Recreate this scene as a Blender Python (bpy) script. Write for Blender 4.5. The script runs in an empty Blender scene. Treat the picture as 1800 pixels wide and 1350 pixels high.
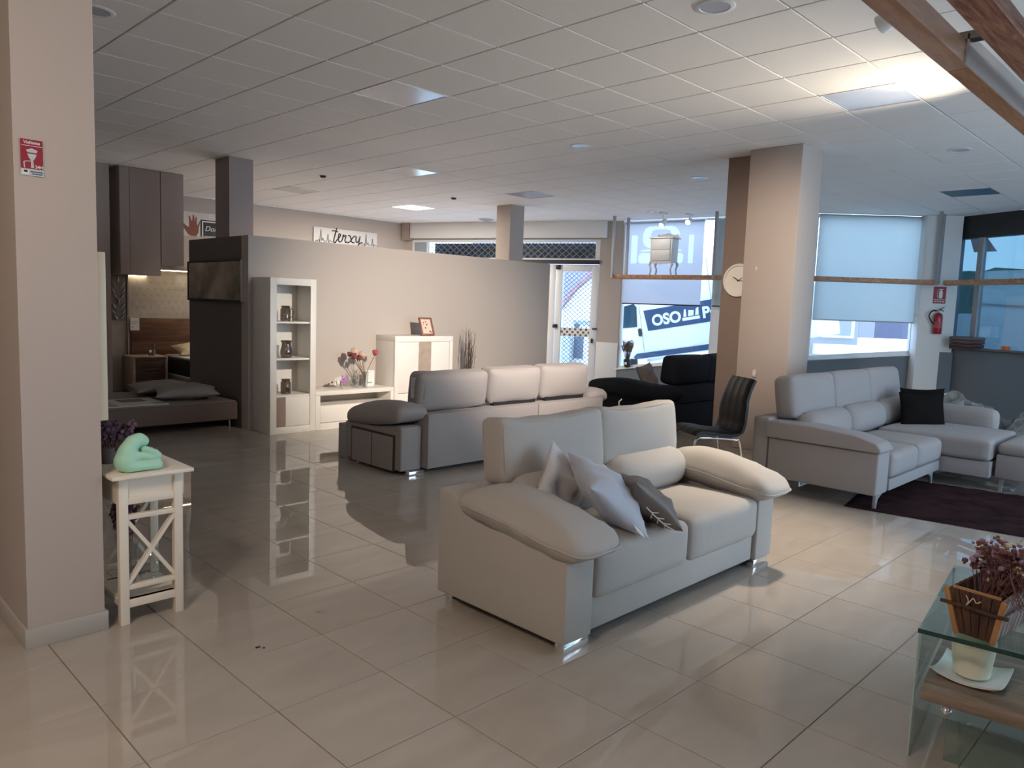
import bpy, bmesh, math, random
from mathutils import Matrix, Vector
random.seed(7)
R = math.radians
sc = bpy.context.scene
col = sc.collection

# ------------------------------------------------------------------ camera, sky, lights, exposure
CAM_H = 1.475
cam = bpy.data.objects.new('camera', bpy.data.cameras.new('camera'))
col.objects.link(cam)
cam.data.sensor_width = 36.0
cam.data.lens = 1325.8 / 1800 * 36
cam.data.clip_end = 300
_r = Vector((.70370203, -.70960638, .03552804)); _u = Vector((.04797713, .09734945, .99409319)); _f = Vector((.70887351, .69784087, -.10254988))
cam.matrix_world = Matrix(((_r.x, _u.x, -_f.x, 0), (_r.y, _u.y, -_f.y, 0), (_r.z, _u.z, -_f.z, CAM_H), (0, 0, 0, 1)))
sc.camera = cam

world = bpy.data.worlds.new('world'); sc.world = world; world.use_nodes = True
wn = world.node_tree.nodes; wl = world.node_tree.links
bg = wn['Background']
bg.inputs[1].default_value = 5.0
tcn = wn.new('ShaderNodeTexCoord'); sx = wn.new('ShaderNodeSeparateXYZ'); cr = wn.new('ShaderNodeValToRGB')
wl.new(tcn.outputs['Generated'], sx.inputs[0]); wl.new(sx.outputs[2], cr.inputs[0])
cr.color_ramp.elements[0].position = 0.0; cr.color_ramp.elements[0].color = (.62, .81, 1.0, 1)
cr.color_ramp.elements[1].position = .7; cr.color_ramp.elements[1].color = (.50, .71, 1.0, 1)
wl.new(cr.outputs[0], bg.inputs[0])

def spot(name, loc, aim, watts, color, angle, blend=.5, size=.04):
    l = bpy.data.lights.new(name, 'SPOT'); l.energy = watts; l.color = color
    l.spot_size = R(angle); l.spot_blend = blend; l.shadow_soft_size = size
    o = bpy.data.objects.new(name, l); col.objects.link(o); o.location = loc
    o.rotation_euler = (Vector(aim) - Vector(loc)).to_track_quat('-Z', 'Y').to_euler()
    return o
def area(name, loc, aim, watts, color, sx_, sy_=None, spread=180):
    l = bpy.data.lights.new(name, 'AREA'); l.energy = watts; l.color = color
    l.shape = 'RECTANGLE'; l.size = sx_; l.size_y = sy_ or sx_; l.spread = R(spread)
    o = bpy.data.objects.new(name, l); col.objects.link(o); o.location = loc
    o.rotation_euler = (Vector(aim) - Vector(loc)).to_track_quat('-Z', 'Y').to_euler()
    return o
WARM = (1.0, .74, .50); NEUT = (1.0, .86, .72)
spot('spot_tv_unit', (4.6, 1.72, 2.96), (6.2, 7.8, .7), 1500, (1.0, .87, .74), 49, 1.0)
spot('spot_loveseat', (5.3, 2.3, 3.05), (4.55, 2.4, .3), 330, (1.0, .82, .62), 60, 1.0, .10)
spot('spot_ceiling_graze', (6.55, 1.72, 3.08), (5.75, 2.2, 3.23), 60, (1.0, .87, .66), 75, .9)
spot('fill_ceiling_wash', (6.9, 1.45, 2.55), (5.0, 3.2, 3.2), 120, (1.0, .86, .68), 95, 1.0)  # added spot without a fixture, widens the warm glow on the ceiling
spot('spot_column', (4.0, 2.41, 3.18), (7.65, 3.8, 1.75), 380, (1.0, .82, .66), 42, 1.0)
area('lamp_entrance', (-.9, 1.3, 3.1), (-.9, 1.3, 0), 54, (1.0, .82, .66), .6)
spot('fill_left_pillar', (-.9, .6, 3.0), (.85, 3.48, 2.4), 60, (1.0, .82, .66), 46, 1.0, .1)  # added spot without a fixture, brightens the upper part of the left pillar
area('panel_back_room', (8.8, 11.396, 3.2), (8.8, 11.396, 0), 150, NEUT, .5)
spot('spot_window_track', (11.15, 7.9, 3.0), (12.4, 7.9, 2.2), 14, (1.0, .95, .88), 90, 1.0)
sc.view_settings.view_transform = 'Standard'
sc.view_settings.look = 'None'
sc.view_settings.exposure = 0.35
sc.view_settings.gamma = 1.0
sc.view_settings.use_curve_mapping = False

# ------------------------------------------------------------------ materials
MATS = {}
def mat(name, c, rough=.6, metal=0., spec=.5, bump=0., bscale=200., vary=0., vscale=6., emit=None, estr=0., trans=0., sheen=0., wrinkle=0.):
    if name in MATS: return MATS[name]
    m = bpy.data.materials.new(name); m.use_nodes = True
    n = m.node_tree.nodes; l = m.node_tree.links; b = n['Principled BSDF']
    b.inputs['Base Color'].default_value = (*c, 1); b.inputs['Roughness'].default_value = rough
    b.inputs['Metallic'].default_value = metal; b.inputs['Specular IOR Level'].default_value = spec
    b.inputs['Sheen Weight'].default_value = sheen
    if trans: b.inputs['Transmission Weight'].default_value = trans
    if emit: b.inputs['Emission Color'].default_value = (*emit, 1); b.inputs['Emission Strength'].default_value = estr
    if vary:
        tc = n.new('ShaderNodeTexCoord'); nz = n.new('ShaderNodeTexNoise'); nz.inputs['Scale'].default_value = vscale; nz.inputs['Detail'].default_value = 5
        rp = n.new('ShaderNodeValToRGB'); a, z = 1 - vary, 1 + vary
        rp.color_ramp.elements[0].color = (*[min(1, x * a) for x in c], 1); rp.color_ramp.elements[1].color = (*[min(1, x * z) for x in c], 1)
        rp.color_ramp.elements[0].position = .3; rp.color_ramp.elements[1].position = .7
        l.new(tc.outputs['Object'], nz.inputs[0]); l.new(nz.outputs[0], rp.inputs[0]); l.new(rp.outputs[0], b.inputs['Base Color'])
    if bump:
        tc = n.new('ShaderNodeTexCoord'); nz = n.new('ShaderNodeTexNoise'); nz.inputs['Scale'].default_value = bscale; nz.inputs['Detail'].default_value = 2
        bp = n.new('ShaderNodeBump'); bp.inputs['Strength'].default_value = bump; bp.inputs['Distance'].default_value = .004
        l.new(tc.outputs['Object'], nz.inputs[0]); l.new(nz.outputs[0], bp.inputs['Height']); l.new(bp.outputs[0], b.inputs['Normal'])
        if wrinkle:
            n2 = n.new('ShaderNodeTexNoise'); n2.inputs['Scale'].default_value = 3.2; n2.inputs['Detail'].default_value = 1.5; n2.inputs['Distortion'].default_value = 1.2
            b2 = n.new('ShaderNodeBump'); b2.inputs['Strength'].default_value = wrinkle; b2.inputs['Distance'].default_value = .03
            l.new(tc.outputs['Object'], n2.inputs[0]); l.new(n2.outputs[0], b2.inputs['Height']); l.new(b2.outputs[0], bp.inputs['Normal'])
    MATS[name] = m; return m

def wood(name, c1, c2, scale=3., axis=0, rough=.5, dist=4.):
    if name in MATS: return MATS[name]
    m = bpy.data.materials.new(name); m.use_nodes = True
    n = m.node_tree.nodes; l = m.node_tree.links; b = n['Principled BSDF']
    tc = n.new('ShaderNodeTexCoord'); mp = n.new('ShaderNodeMapping'); s = [9., 9., 9.]; s[axis] = .9; mp.inputs['Scale'].default_value = s
    nz = n.new('ShaderNodeTexNoise'); nz.inputs['Scale'].default_value = scale; nz.inputs['Detail'].default_value = 6; nz.inputs['Distortion'].default_value = dist * .2
    wv = n.new('ShaderNodeTexNoise'); wv.inputs['Scale'].default_value = scale * 7; wv.inputs['Detail'].default_value = 2
    mx = n.new('ShaderNodeMath'); mx.operation = 'MULTIPLY_ADD'; mx.inputs[1].default_value = .35
    rp = n.new('ShaderNodeValToRGB'); rp.color_ramp.elements[0].position = .42; rp.color_ramp.elements[1].position = .82
    rp.color_ramp.elements[0].color = (*c1, 1); rp.color_ramp.elements[1].color = (*c2, 1)
    l.new(tc.outputs['Object'], mp.inputs[0]); l.new(mp.outputs[0], nz.inputs[0]); l.new(mp.outputs[0], wv.inputs[0])
    l.new(wv.outputs[0], mx.inputs[0]); l.new(nz.outputs[0], mx.inputs[2]); l.new(mx.outputs[0], rp.inputs[0]); l.new(rp.outputs[0], b.inputs['Base Color'])
    b.inputs['Roughness'].default_value = rough
    MATS[name] = m; return m

def glass(name, tint=(1, 1, 1), gloss=.06, rough=.0):
    if name in MATS: return MATS[name]
    m = bpy.data.materials.new(name); m.use_nodes = True
    n = m.node_tree.nodes; l = m.node_tree.links; out = n['Material Output']; n.remove(n['Principled BSDF'])
    t = n.new('ShaderNodeBsdfTransparent'); t.inputs[0].default_value = (*tint, 1)
    g = n.new('ShaderNodeBsdfGlossy'); g.inputs['Roughness'].default_value = rough
    lw = n.new('ShaderNodeLayerWeight'); lw.inputs[0].default_value = .5
    pw = n.new('ShaderNodeMath'); pw.operation = 'POWER'; pw.inputs[1].default_value = 4.0
    ml = n.new('ShaderNodeMath'); ml.operation = 'MULTIPLY_ADD'; ml.inputs[1].default_value = .7; ml.inputs[2].default_value = gloss; ml.use_clamp = True
    l.new(lw.outputs['Facing'], pw.inputs[0])
    mx = n.new('ShaderNodeMixShader')
    l.new(pw.outputs[0], ml.inputs[0]); l.new(ml.outputs[0], mx.inputs[0]); l.new(t.outputs[0], mx.inputs[1]); l.new(g.outputs[0], mx.inputs[2]); l.new(mx.outputs[0], out.inputs[0])
    MATS[name] = m; return m

def sheer(name, c, transl=.5, clear=0.):
    m = bpy.data.materials.new(name); m.use_nodes = True
    n = m.node_tree.nodes; l = m.node_tree.links; out = n['Material Output']; n.remove(n['Principled BSDF'])
    d = n.new('ShaderNodeBsdfDiffuse'); d.inputs[0].default_value = (*c, 1)
    t = n.new('ShaderNodeBsdfTranslucent'); t.inputs[0].default_value = (*c, 1)
    mx = n.new('ShaderNodeMixShader'); mx.inputs[0].default_value = transl
    l.new(d.outputs[0], mx.inputs[1]); l.new(t.outputs[0], mx.inputs[2]); last = mx
    if clear:
        tr = n.new('ShaderNodeBsdfTransparent'); m2 = n.new('ShaderNodeMixShader'); m2.inputs[0].default_value = clear
        l.new(mx.outputs[0], m2.inputs[1]); l.new(tr.outputs[0], m2.inputs[2]); last = m2
    l.new(last.outputs[0], out.inputs[0]); MATS[name] = m; return m

def floor_mat():
    m = bpy.data.materials.new('porcelain_tile'); m.use_nodes = True
    n = m.node_tree.nodes; l = m.node_tree.links; b = n['Principled BSDF']
    g = n.new('ShaderNodeNewGeometry'); oi = n.new('ShaderNodeObjectInfo')
    ad = n.new('ShaderNodeVectorMath'); ad.operation = 'ADD'
    sc_ = n.new('ShaderNodeVectorMath'); sc_.operation = 'SCALE'; sc_.inputs['Scale'].default_value = 40
    cb = n.new('ShaderNodeCombineXYZ'); l.new(oi.outputs['Random'], cb.inputs[0]); l.new(oi.outputs['Random'], cb.inputs[2]); l.new(cb.outputs[0], sc_.inputs[0])
    l.new(g.outputs['Position'], ad.inputs[0]); l.new(sc_.outputs[0], ad.inputs[1])
    mp = n.new('ShaderNodeMapping'); mp.inputs['Scale'].default_value = (1.2, 3.2, 1); mp.inputs['Rotation'].default_value = (0, 0, .5)
    nz = n.new('ShaderNodeTexNoise'); nz.inputs['Scale'].default_value = 1.6; nz.inputs['Detail'].default_value = 7; nz.inputs['Distortion'].default_value = .8
    rp = n.new('ShaderNodeValToRGB'); rp.color_ramp.elements[0].position = .3; rp.color_ramp.elements[1].position = .7
    rp.color_ramp.elements[0].color = (.395, .35, .305, 1); rp.color_ramp.elements[1].color = (.45, .40, .35, 1)
    l.new(ad.outputs[0], mp.inputs[0]); l.new(mp.outputs[0], nz.inputs[0]); l.new(nz.outputs[0], rp.inputs[0]); l.new(rp.outputs[0], b.inputs['Base Color'])
    b.inputs['Roughness'].default_value = .012; b.inputs['Specular IOR Level'].default_value = .75
    MATS['porcelain_tile'] = m; return m

M_tile = floor_mat()
M_grout = mat('grout', (.20, .175, .15), .8)
M_ceil = mat('ceiling_tile', (.86, .835, .81), .85, bump=.25, bscale=90)
M_ceil_gap = mat('ceiling_grid', (.24, .22, .21), .7)
M_wall = mat('greige_paint', (.455, .40, .36), .75, bump=.06, bscale=40)
M_pink = mat('blush_paint', (.465, .395, .35), .75, bump=.06, bscale=40)
M_taupe = mat('taupe_paint', (.34, .275, .25), .7)
M_greyp = mat('grey_paint', (.33, .285, .275), .8)
M_dkwall = mat('charcoal_and_wall_shade', (.15, .125, .118), .8)
M_bluewall = mat('slate_paint', (.15, .175, .20), .8)
M_white = mat('white_paint', (.74, .74, .73), .6)
M_whitewood = mat('white_lacquer', (.78, .75, .70), .45, bump=.05, bscale=30)
M_cream = mat('cream_lacquer', (.84, .76, .64), .5)
M_alu = mat('white_aluminium', (.72, .74, .76), .4)
M_black = mat('black_plastic', (.012, .012, .013), .45)
M_chrome = mat('chrome', (.85, .86, .88), .12, 1.)
M_grey_metal = mat('grey_metal', (.33, .34, .35), .45, .3)
M_brownp = mat('pilaster_brown', (.25, .19, .16), .75)
M_skirt = mat('grey_skirting', (.43, .40, .36), .35)
M_sofa = mat('beige_fabric', (.43, .40, .37), .9, bump=.3, bscale=420, sheen=.1, wrinkle=.16)
M_sofa2 = mat('mouse_grey_fabric', (.285, .255, .245), .9, bump=.3, bscale=420, sheen=.1, wrinkle=.16)
M_sofa3 = mat('silver_grey_fabric', (.325, .305, .305), .9, bump=.3, bscale=420, sheen=.1, wrinkle=.16)
M_navy = mat('black_fabric', (.009, .010, .015), .85, spec=.2, bump=.2, bscale=300)
M_glass = glass('window_glass', (.94, .97, 1.0), .05)
M_glassblue = glass('tinted_glass', (.255, .335, .375), .05)
M_gtable = glass('green_glass', (.86, .95, .93), .06)
M_gedge = mat('green_glass_edge', (.005, .045, .04), .1, spec=.6)
M_vase = glass('clear_vase', (.93, .95, .95), .10)
M_blind = sheer('blind_fabric', (.50, .48, .51), .55)
M_blind2 = sheer('blind_fabric_pale', (.66, .70, .70), .62)
M_plank = wood('pine', (.62, .36, .19), (.36, .165, .08), 2.2, 0, .45)
M_plastic = sheer('plastic_film', (.75, .78, .80), .4, .45)

# ------------------------------------------------------------------ mesh helpers
WM = {}
def link(o, parent=None):
    col.objects.link(o)
    if parent is not None: o.parent = parent
    WM[o.name] = WM.get(parent.name, Matrix()) if parent is not None else Matrix()
    return o
def tag(o, label=None, cat=None, group=None, kind=None):
    if label: o['label'] = label
    if cat: o['category'] = cat
    if group: o['group'] = group
    if kind: o['kind'] = kind
    return o
def thing(name, loc=(0, 0, 0), label=None, cat=None, rz=0., group=None, kind=None, rot=None):
    o = bpy.data.objects.new(name, None); col.objects.link(o); o.empty_display_size = .1
    e = rot if rot else (0, 0, rz)
    o.location = loc; o.rotation_euler = e
    from mathutils import Euler
    WM[o.name] = Matrix.Translation(loc) @ Euler(e).to_matrix().to_4x4()
    return tag(o, label, cat, group, kind)

class MB:
    def __init__(s): s.v = []; s.f = []; s.mi = []
    def add(s, vs, fs, m=0):
        k = len(s.v); s.v += [Vector(p) for p in vs]; s.f += [tuple(i + k for i in f) for f in fs]; s.mi += [m] * len(fs); return s
    def box(s, x0, x1, y0, y1, z0, z1, m=0):
        return s.add([(x0, y0, z0), (x1, y0, z0), (x1, y1, z0), (x0, y1, z0), (x0, y0, z1), (x1, y0, z1), (x1, y1, z1), (x0, y1, z1)],
                     [(0, 3, 2, 1), (4, 5, 6, 7), (0, 1, 5, 4), (1, 2, 6, 5), (2, 3, 7, 6), (3, 0, 4, 7)], m)
    def hexa(s, p, m=0):   # bottom ring of four, top ring of four
        return s.add(p, [(0, 3, 2, 1), (4, 5, 6, 7), (0, 1, 5, 4), (1, 2, 6, 5), (2, 3, 7, 6), (3, 0, 4, 7)], m)
    def prism(s, poly, axis, a, b, m=0):
        n = len(poly)
        def P(p, t):
            q = list(p); q.insert(axis, t); return q
        vs = [P(p, a) for p in poly] + [P(p, b) for p in poly]
        fs = [tuple(range(n))[::-1], tuple(range(n, 2 * n))] + [(i, (i + 1) % n, n + (i + 1) % n, n + i) for i in range(n)]
        return s.add(vs, fs, m)
    def bar(s, a, b, w, h, up=(0, 0, 1), m=0):
        a = Vector(a); b = Vector(b); d = (b - a).normalized(); upv = Vector(up)
        if abs(d.dot(upv)) > .99: upv = Vector((1, 0, 0))
        x = d.cross(upv).normalized(); y = x.cross(d)
        c = [x * sx_ * w / 2 + y * sy_ * h / 2 for sx_, sy_ in ((-1, -1), (1, -1), (1, 1), (-1, 1))]
        return s.hexa([a + q for q in c] + [b + q for q in c], m)
    def tube(s, pts, r, n=8, m=0, cap=True):
        pts = [Vector(p) for p in pts]; k = len(pts); rs = r if isinstance(r, (list, tuple)) else [r] * k
        vs = []; fs = []; px = None
        for i, p in enumerate(pts):
            d = (pts[min(i + 1, k - 1)] - pts[max(i - 1, 0)]).normalized()
            if px is None:
                a = Vector((0, 0, 1)) if abs(d.z) < .9 else Vector((1, 0, 0)); px = d.cross(a).normalized()
            else:
                px = (px - d * px.dot(d)).normalized()
            py = d.cross(px)
            for j in range(n):
                t = 2 * math.pi * j / n; vs.append(p + (px * math.cos(t) + py * math.sin(t)) * rs[i])
        for i in range(k - 1):
            for j in range(n): fs.append((i * n + j, i * n + (j + 1) % n, (i + 1) * n + (j + 1) % n, (i + 1) * n + j))
        if cap: fs += [tuple(range(n))[::-1], tuple((k - 1) * n + j for j in range(n))]
        return s.add(vs, fs, m)
    def lathe(s, prof, c=(0, 0, 0), n=20, m=0, M=None):
        vs = []; fs = []; k = len(prof); c = Vector(c)
        for r_, z in prof:
            for j in range(n):
                t = 2 * math.pi * j / n; p = Vector((r_ * math.cos(t), r_ * math.sin(t), z))
                vs.append(c + (M @ p if M else p))
        for i in range(k - 1):
            for j in range(n): fs.append((i * n + j, i * n + (j + 1) % n, (i + 1) * n + (j + 1) % n, (i + 1) * n + j))
        if prof[0][0] > 1e-4: fs.append(tuple(range(n))[::-1])
        if prof[-1][0] > 1e-4: fs.append(tuple((k - 1) * n + j for j in range(n)))
        return s.add(vs, fs, m)
    def ball(s, c, r, n=8, m=0, sc_=(1, 1, 1)):
        k = max(3, n // 2); vs = []; fs = []; c = Vector(c)
        for i in range(k + 1):
            ph = math.pi * i / k
            for j in range(n):
                t = 2 * math.pi * j / n
                vs.append(c + Vector((r * sc_[0] * math.sin(ph) * math.cos(t), r * sc_[1] * math.sin(ph) * math.sin(t), r * sc_[2] * math.cos(ph))))
        for i in range(k):
            for j in range(n): fs.append((i * n + j, (i + 1) * n + j, (i + 1) * n + (j + 1) % n, i * n + (j + 1) % n))
        return s.add(vs, fs, m)
    def cushion(s, c, size, r=.05, bulge=(0, 0, 0), n=10, rot=None, fn=None, m=0):
        h = Vector(size) / 2; r = min(r, h.x * .98, h.y * .98, h.z * .98); inn = Vector((h.x - r, h.y - r, h.z - r)); c = Vector(c)
        g = [math.sin(math.pi / 2 * (-1 + 2 * i / n)) for i in range(n + 1)]
        idx = {}; vs = []; fs = []
        def vert(p):
            key = tuple(round(x, 5) for x in p)
            if key in idx: return idx[key]
            q = Vector((p[0] * h.x, p[1] * h.y, p[2] * h.z))
            cl = Vector([max(-inn[k], min(inn[k], q[k])) for k in range(3)]); d = q - cl
            if d.length > 1e-9: q = cl + d.normalized() * r
            u = [max(-1, min(1, q[k] / h[k])) for k in range(3)]
            w = [1 - x * x for x in u]
            q = q + Vector((u[0] * bulge[0] * w[1] * w[2], u[1] * bulge[1] * w[0] * w[2], u[2] * bulge[2] * w[0] * w[1]))
            if fn: q = fn(q, u)
            if rot: q = rot @ q
            idx[key] = len(vs); vs.append(c + q); return idx[key]
        for ax in range(3):
            for sg in (-1, 1):
                for i in range(n):
                    for j in range(n):
                        quad = []
                        for a, b in ((i, j), (i + 1, j), (i + 1, j + 1), (i, j + 1)):
                            p = [0, 0, 0]; p[ax] = sg; p[(ax + 1) % 3] = g[a]; p[(ax + 2) % 3] = g[b]; quad.append(vert(p))
                        fs.append(tuple(quad) if sg > 0 else tuple(quad[::-1]))
        return s.add(vs, fs, m)
    def pillow(s, c, sx_, sy_, th, M, n=14, seed=0, wr=.006, split=None, m=0):
        rnd = random.Random(seed); ph = [rnd.uniform(0, 6) for _ in range(6)]; vs = []; fs = []; c = Vector(c)
        for side in (1, -1):
            for i in range(n + 1):
                for j in range(n + 1):
                    u = math.sin(math.pi / 2 * (-1 + 2 * i / n)); v = math.sin(math.pi / 2 * (-1 + 2 * j / n))
                    t = max(0, (1 - abs(u) ** 2.4) * (1 - abs(v) ** 2.4)) ** .55
                    x = u * (1 - .09 * (1 - v * v)) * sx_ / 2; y = v * (1 - .09 * (1 - u * u)) * sy_ / 2
                    z = side * (t * th / 2) + wr * t * (math.sin(5 * u + ph[0] + 3 * v) + math.sin(7 * v + ph[1] - 2 * u) + .6 * math.sin(11 * (u + v) + ph[2])) + wr * 1.2 * math.sin(2.5 * u + ph[3]) * (v)
                    vs.append(c + M @ Vector((x, y, z)))
        k = (n + 1) ** 2
        for i in range(n):
            for j in range(n):
                a = i * (n + 1) + j; q = (a, a + n + 1, a + n + 2, a + 1)
                mm = (1 if split and (j + .5) / n < split else 0) + m
                s_ = len(fs); fs.append(q); fs.append(tuple(x + k for x in q[::-1]))
        kk = len(s.v); s.v += vs; s.f += [tuple(i + kk for i in f) for f in fs]
        for i in range(n):
            for j in range(n):
                mm = (1 if split and (j + .5) / n < split else 0) + m; s.mi += [mm, mm]
        return s
    def build(s, name, mt, parent=None, smooth=False, bevel=0., seg=2, world_=True, merge=False, label=None, sub=0):
        me = bpy.data.meshes.new(name); vs = s.v
        if parent is not None and world_:
            inv = WM[parent.name].inverted(); vs = [inv @ p for p in vs]
        me.from_pydata([tuple(p) for p in vs], [], s.f)
        mts = mt if isinstance(mt, (list, tuple)) else [mt]
        for q in mts: me.materials.append(q)
        if len(mts) > 1: me.polygons.foreach_set('material_index', s.mi)
        if len(vs) < 60000:
            bm = bmesh.new(); bm.from_mesh(me)
            if merge or smooth: bmesh.ops.remove_doubles(bm, verts=bm.verts, dist=1e-5)
            bmesh.ops.recalc_face_normals(bm, faces=bm.faces)
            if bevel:
                es = [e for e in bm.edges if len(e.link_faces) == 2 and e.calc_face_angle(0) > .5]
                bmesh.ops.bevel(bm, geom=es, offset=bevel, segments=seg, affect='EDGES', profile=.5, clamp_overlap=True)
            bm.to_mesh(me); bm.free()
        if smooth or bevel:
            me.polygons.foreach_set('use_smooth', [True] * len(me.polygons))
            try: me.set_sharp_from_angle(angle=R(45 if smooth else 40))
            except Exception: pass
        me.update()
        o = bpy.data.objects.new(name, me); link(o, parent)
        if label: o['label'] = label
        return o

def B(name, mt, parent, x0, x1, y0, y1, z0, z1, bevel=0., label=None, world_=True):
    return MB().box(x0, x1, y0, y1, z0, z1).build(name, mt, parent, bevel=bevel, label=label, world_=world_)
def struct(o, label=None): o['kind'] = 'structure'; 
def text(name, body, size, o, ux, uy, mt, parent, ext=.0008, shear=0., align='CENTER', bold=0.):
    cu = bpy.data.curves.new(name, 'FONT'); cu.body = body; cu.size = size; cu.extrude = ext; cu.shear = shear; cu.align_x = align; cu.offset = bold
    t = bpy.data.objects.new('tmp', cu); col.objects.link(t)
    dg = bpy.context.evaluated_depsgraph_get(); me = bpy.data.meshes.new_from_object(t.evaluated_get(dg)); col.objects.unlink(t); bpy.data.objects.remove(t)
    ux = Vector(ux).normalized(); uy = Vector(uy).normalized(); uz = ux.cross(uy)
    M = Matrix(((ux.x, uy.x, uz.x, o[0]), (ux.y, uy.y, uz.y, o[1]), (ux.z, uy.z, uz.z, o[2]), (0, 0, 0, 1)))
    if parent is not None: M = WM[parent.name].inverted() @ M
    me.transform(M); me.materials.clear(); me.materials.append(mt); me.name = name
    ob = bpy.data.objects.new(name, me); link(ob, parent); return ob
class Fr:   # a vertical plane: origin, direction along it, normal into the room
    def __init__(s, a, b, inward):
        s.a = Vector((*a, 0)); d = Vector((b[0] - a[0], b[1] - a[1], 0)); s.L = d.length; s.d = d.normalized()
        s.n = Vector((s.d.y, -s.d.x, 0)); 
        if s.n.dot(Vector((*inward, 0)) - s.a) < 0: s.n = -s.n
    def p(s, t, z, off=0.): return s.a + s.d * t + s.n * off + Vector((0, 0, z))
    def hexa(s, mb, t0, t1, za0, zb0, za1, zb1, o0, o1, m=0):   # bottom z at t0,t1; top z at t0,t1
        P = s.p; return mb.hexa([P(t0, za0, o0), P(t1, zb0, o0), P(t1, zb0, o1), P(t0, za0, o1), P(t0, za1, o0), P(t1, zb1, o0), P(t1, zb1, o1), P(t0, za1, o1)], m)
    def box(s, mb, t0, t1, z0, z1, o0, o1, m=0): return s.hexa(mb, t0, t1, z0, z0, z1, z1, o0, o1, m)
    def poly(s, mb, pts, o0, o1, m=0):
        n = len(pts); vs = [s.p(t, z, o0) for t, z in pts] + [s.p(t, z, o1) for t, z in pts]
        return mb.add(vs, [tuple(range(n))[::-1], tuple(range(n, 2 * n))] + [(i, (i + 1) % n, n + (i + 1) % n, n + i) for i in range(n)], m)
def spline(pts, k=6):
    pts = [Vector(p) for p in pts]; out = []
    for i in range(len(pts) - 1):
        p0 = pts[max(i - 1, 0)]; p1 = pts[i]; p2 = pts[i + 1]; p3 = pts[min(i + 2, len(pts) - 1)]
        for j in range(k):
            t = j / k; out.append(.5 * ((2 * p1) + (p2 - p0) * t + (2 * p0 - 5 * p1 + 4 * p2 - p3) * t * t + (3 * p1 - p0 - 3 * p2 + p3) * t ** 3))
    out.append(pts[-1]); return out
CEIL = 3.231
FA = Fr((10.52, 13.85), (12.27, 9.25), (0, 0)); FB = Fr((12.27, 9.25), (12.85, 5.6), (0, 0))
FC = Fr((12.85, 5.6), (14.45, 3.85), (0, 0)); FD = Fr((14.45, 3.85), (13.6, 2.2), (0, 0))
D_END = 6.5

# ------------------------------------------------------------------ floor and ceiling with their tiles
def project(p):
    d = Vector(p) - Vector((0, 0, CAM_H)); z = d.dot(_f)
    if z < .05: return None
    return 900 + 1325.8 * d.dot(_r) / z, 675 - 1325.8 * d.dot(_u) / z
ROOM = [(-2, -3.5), (11.47, -3.5), (11.47, -1.93), (14.45, 3.85), (12.85, 5.6), (12.27, 9.25), (10.52, 13.85), (-2, 13.85)]
def inside(x, y):
    r = False
    for i in range(len(ROOM)):
        x0, y0 = ROOM[i]; x1, y1 = ROOM[i - 1]
        if (y0 > y) != (y1 > y) and x < (x1 - x0) * (y - y0) / (y1 - y0) + x0: r = not r
    return r
def clip(poly, x, y):
    seg = (FA if y > 9.25 else FB if y > 5.6 else FC if y > 3.85 else FD)
    for s_ in ([seg] + ([FB] if 9.0 < y < 9.6 else []) + ([FA] if 9.0 < y < 9.25 else []) + ([FD, FC] if 3.5 < y < 4.2 else [])):
        out = []
        for i in range(len(poly)):
            a = poly[i - 1]; b = poly[i]
            da = (Vector((*a, 0)) - s_.a).dot(s_.n); db = (Vector((*b, 0)) - s_.a).dot(s_.n)
            if (da >= 0) != (db >= 0):
                t = da / (da - db); out.append((a[0] + (b[0] - a[0]) * t, a[1] + (b[1] - a[1]) * t))
            if db >= 0: out.append(b)
        poly = out
        if len(poly) < 3: return None
    return poly
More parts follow.
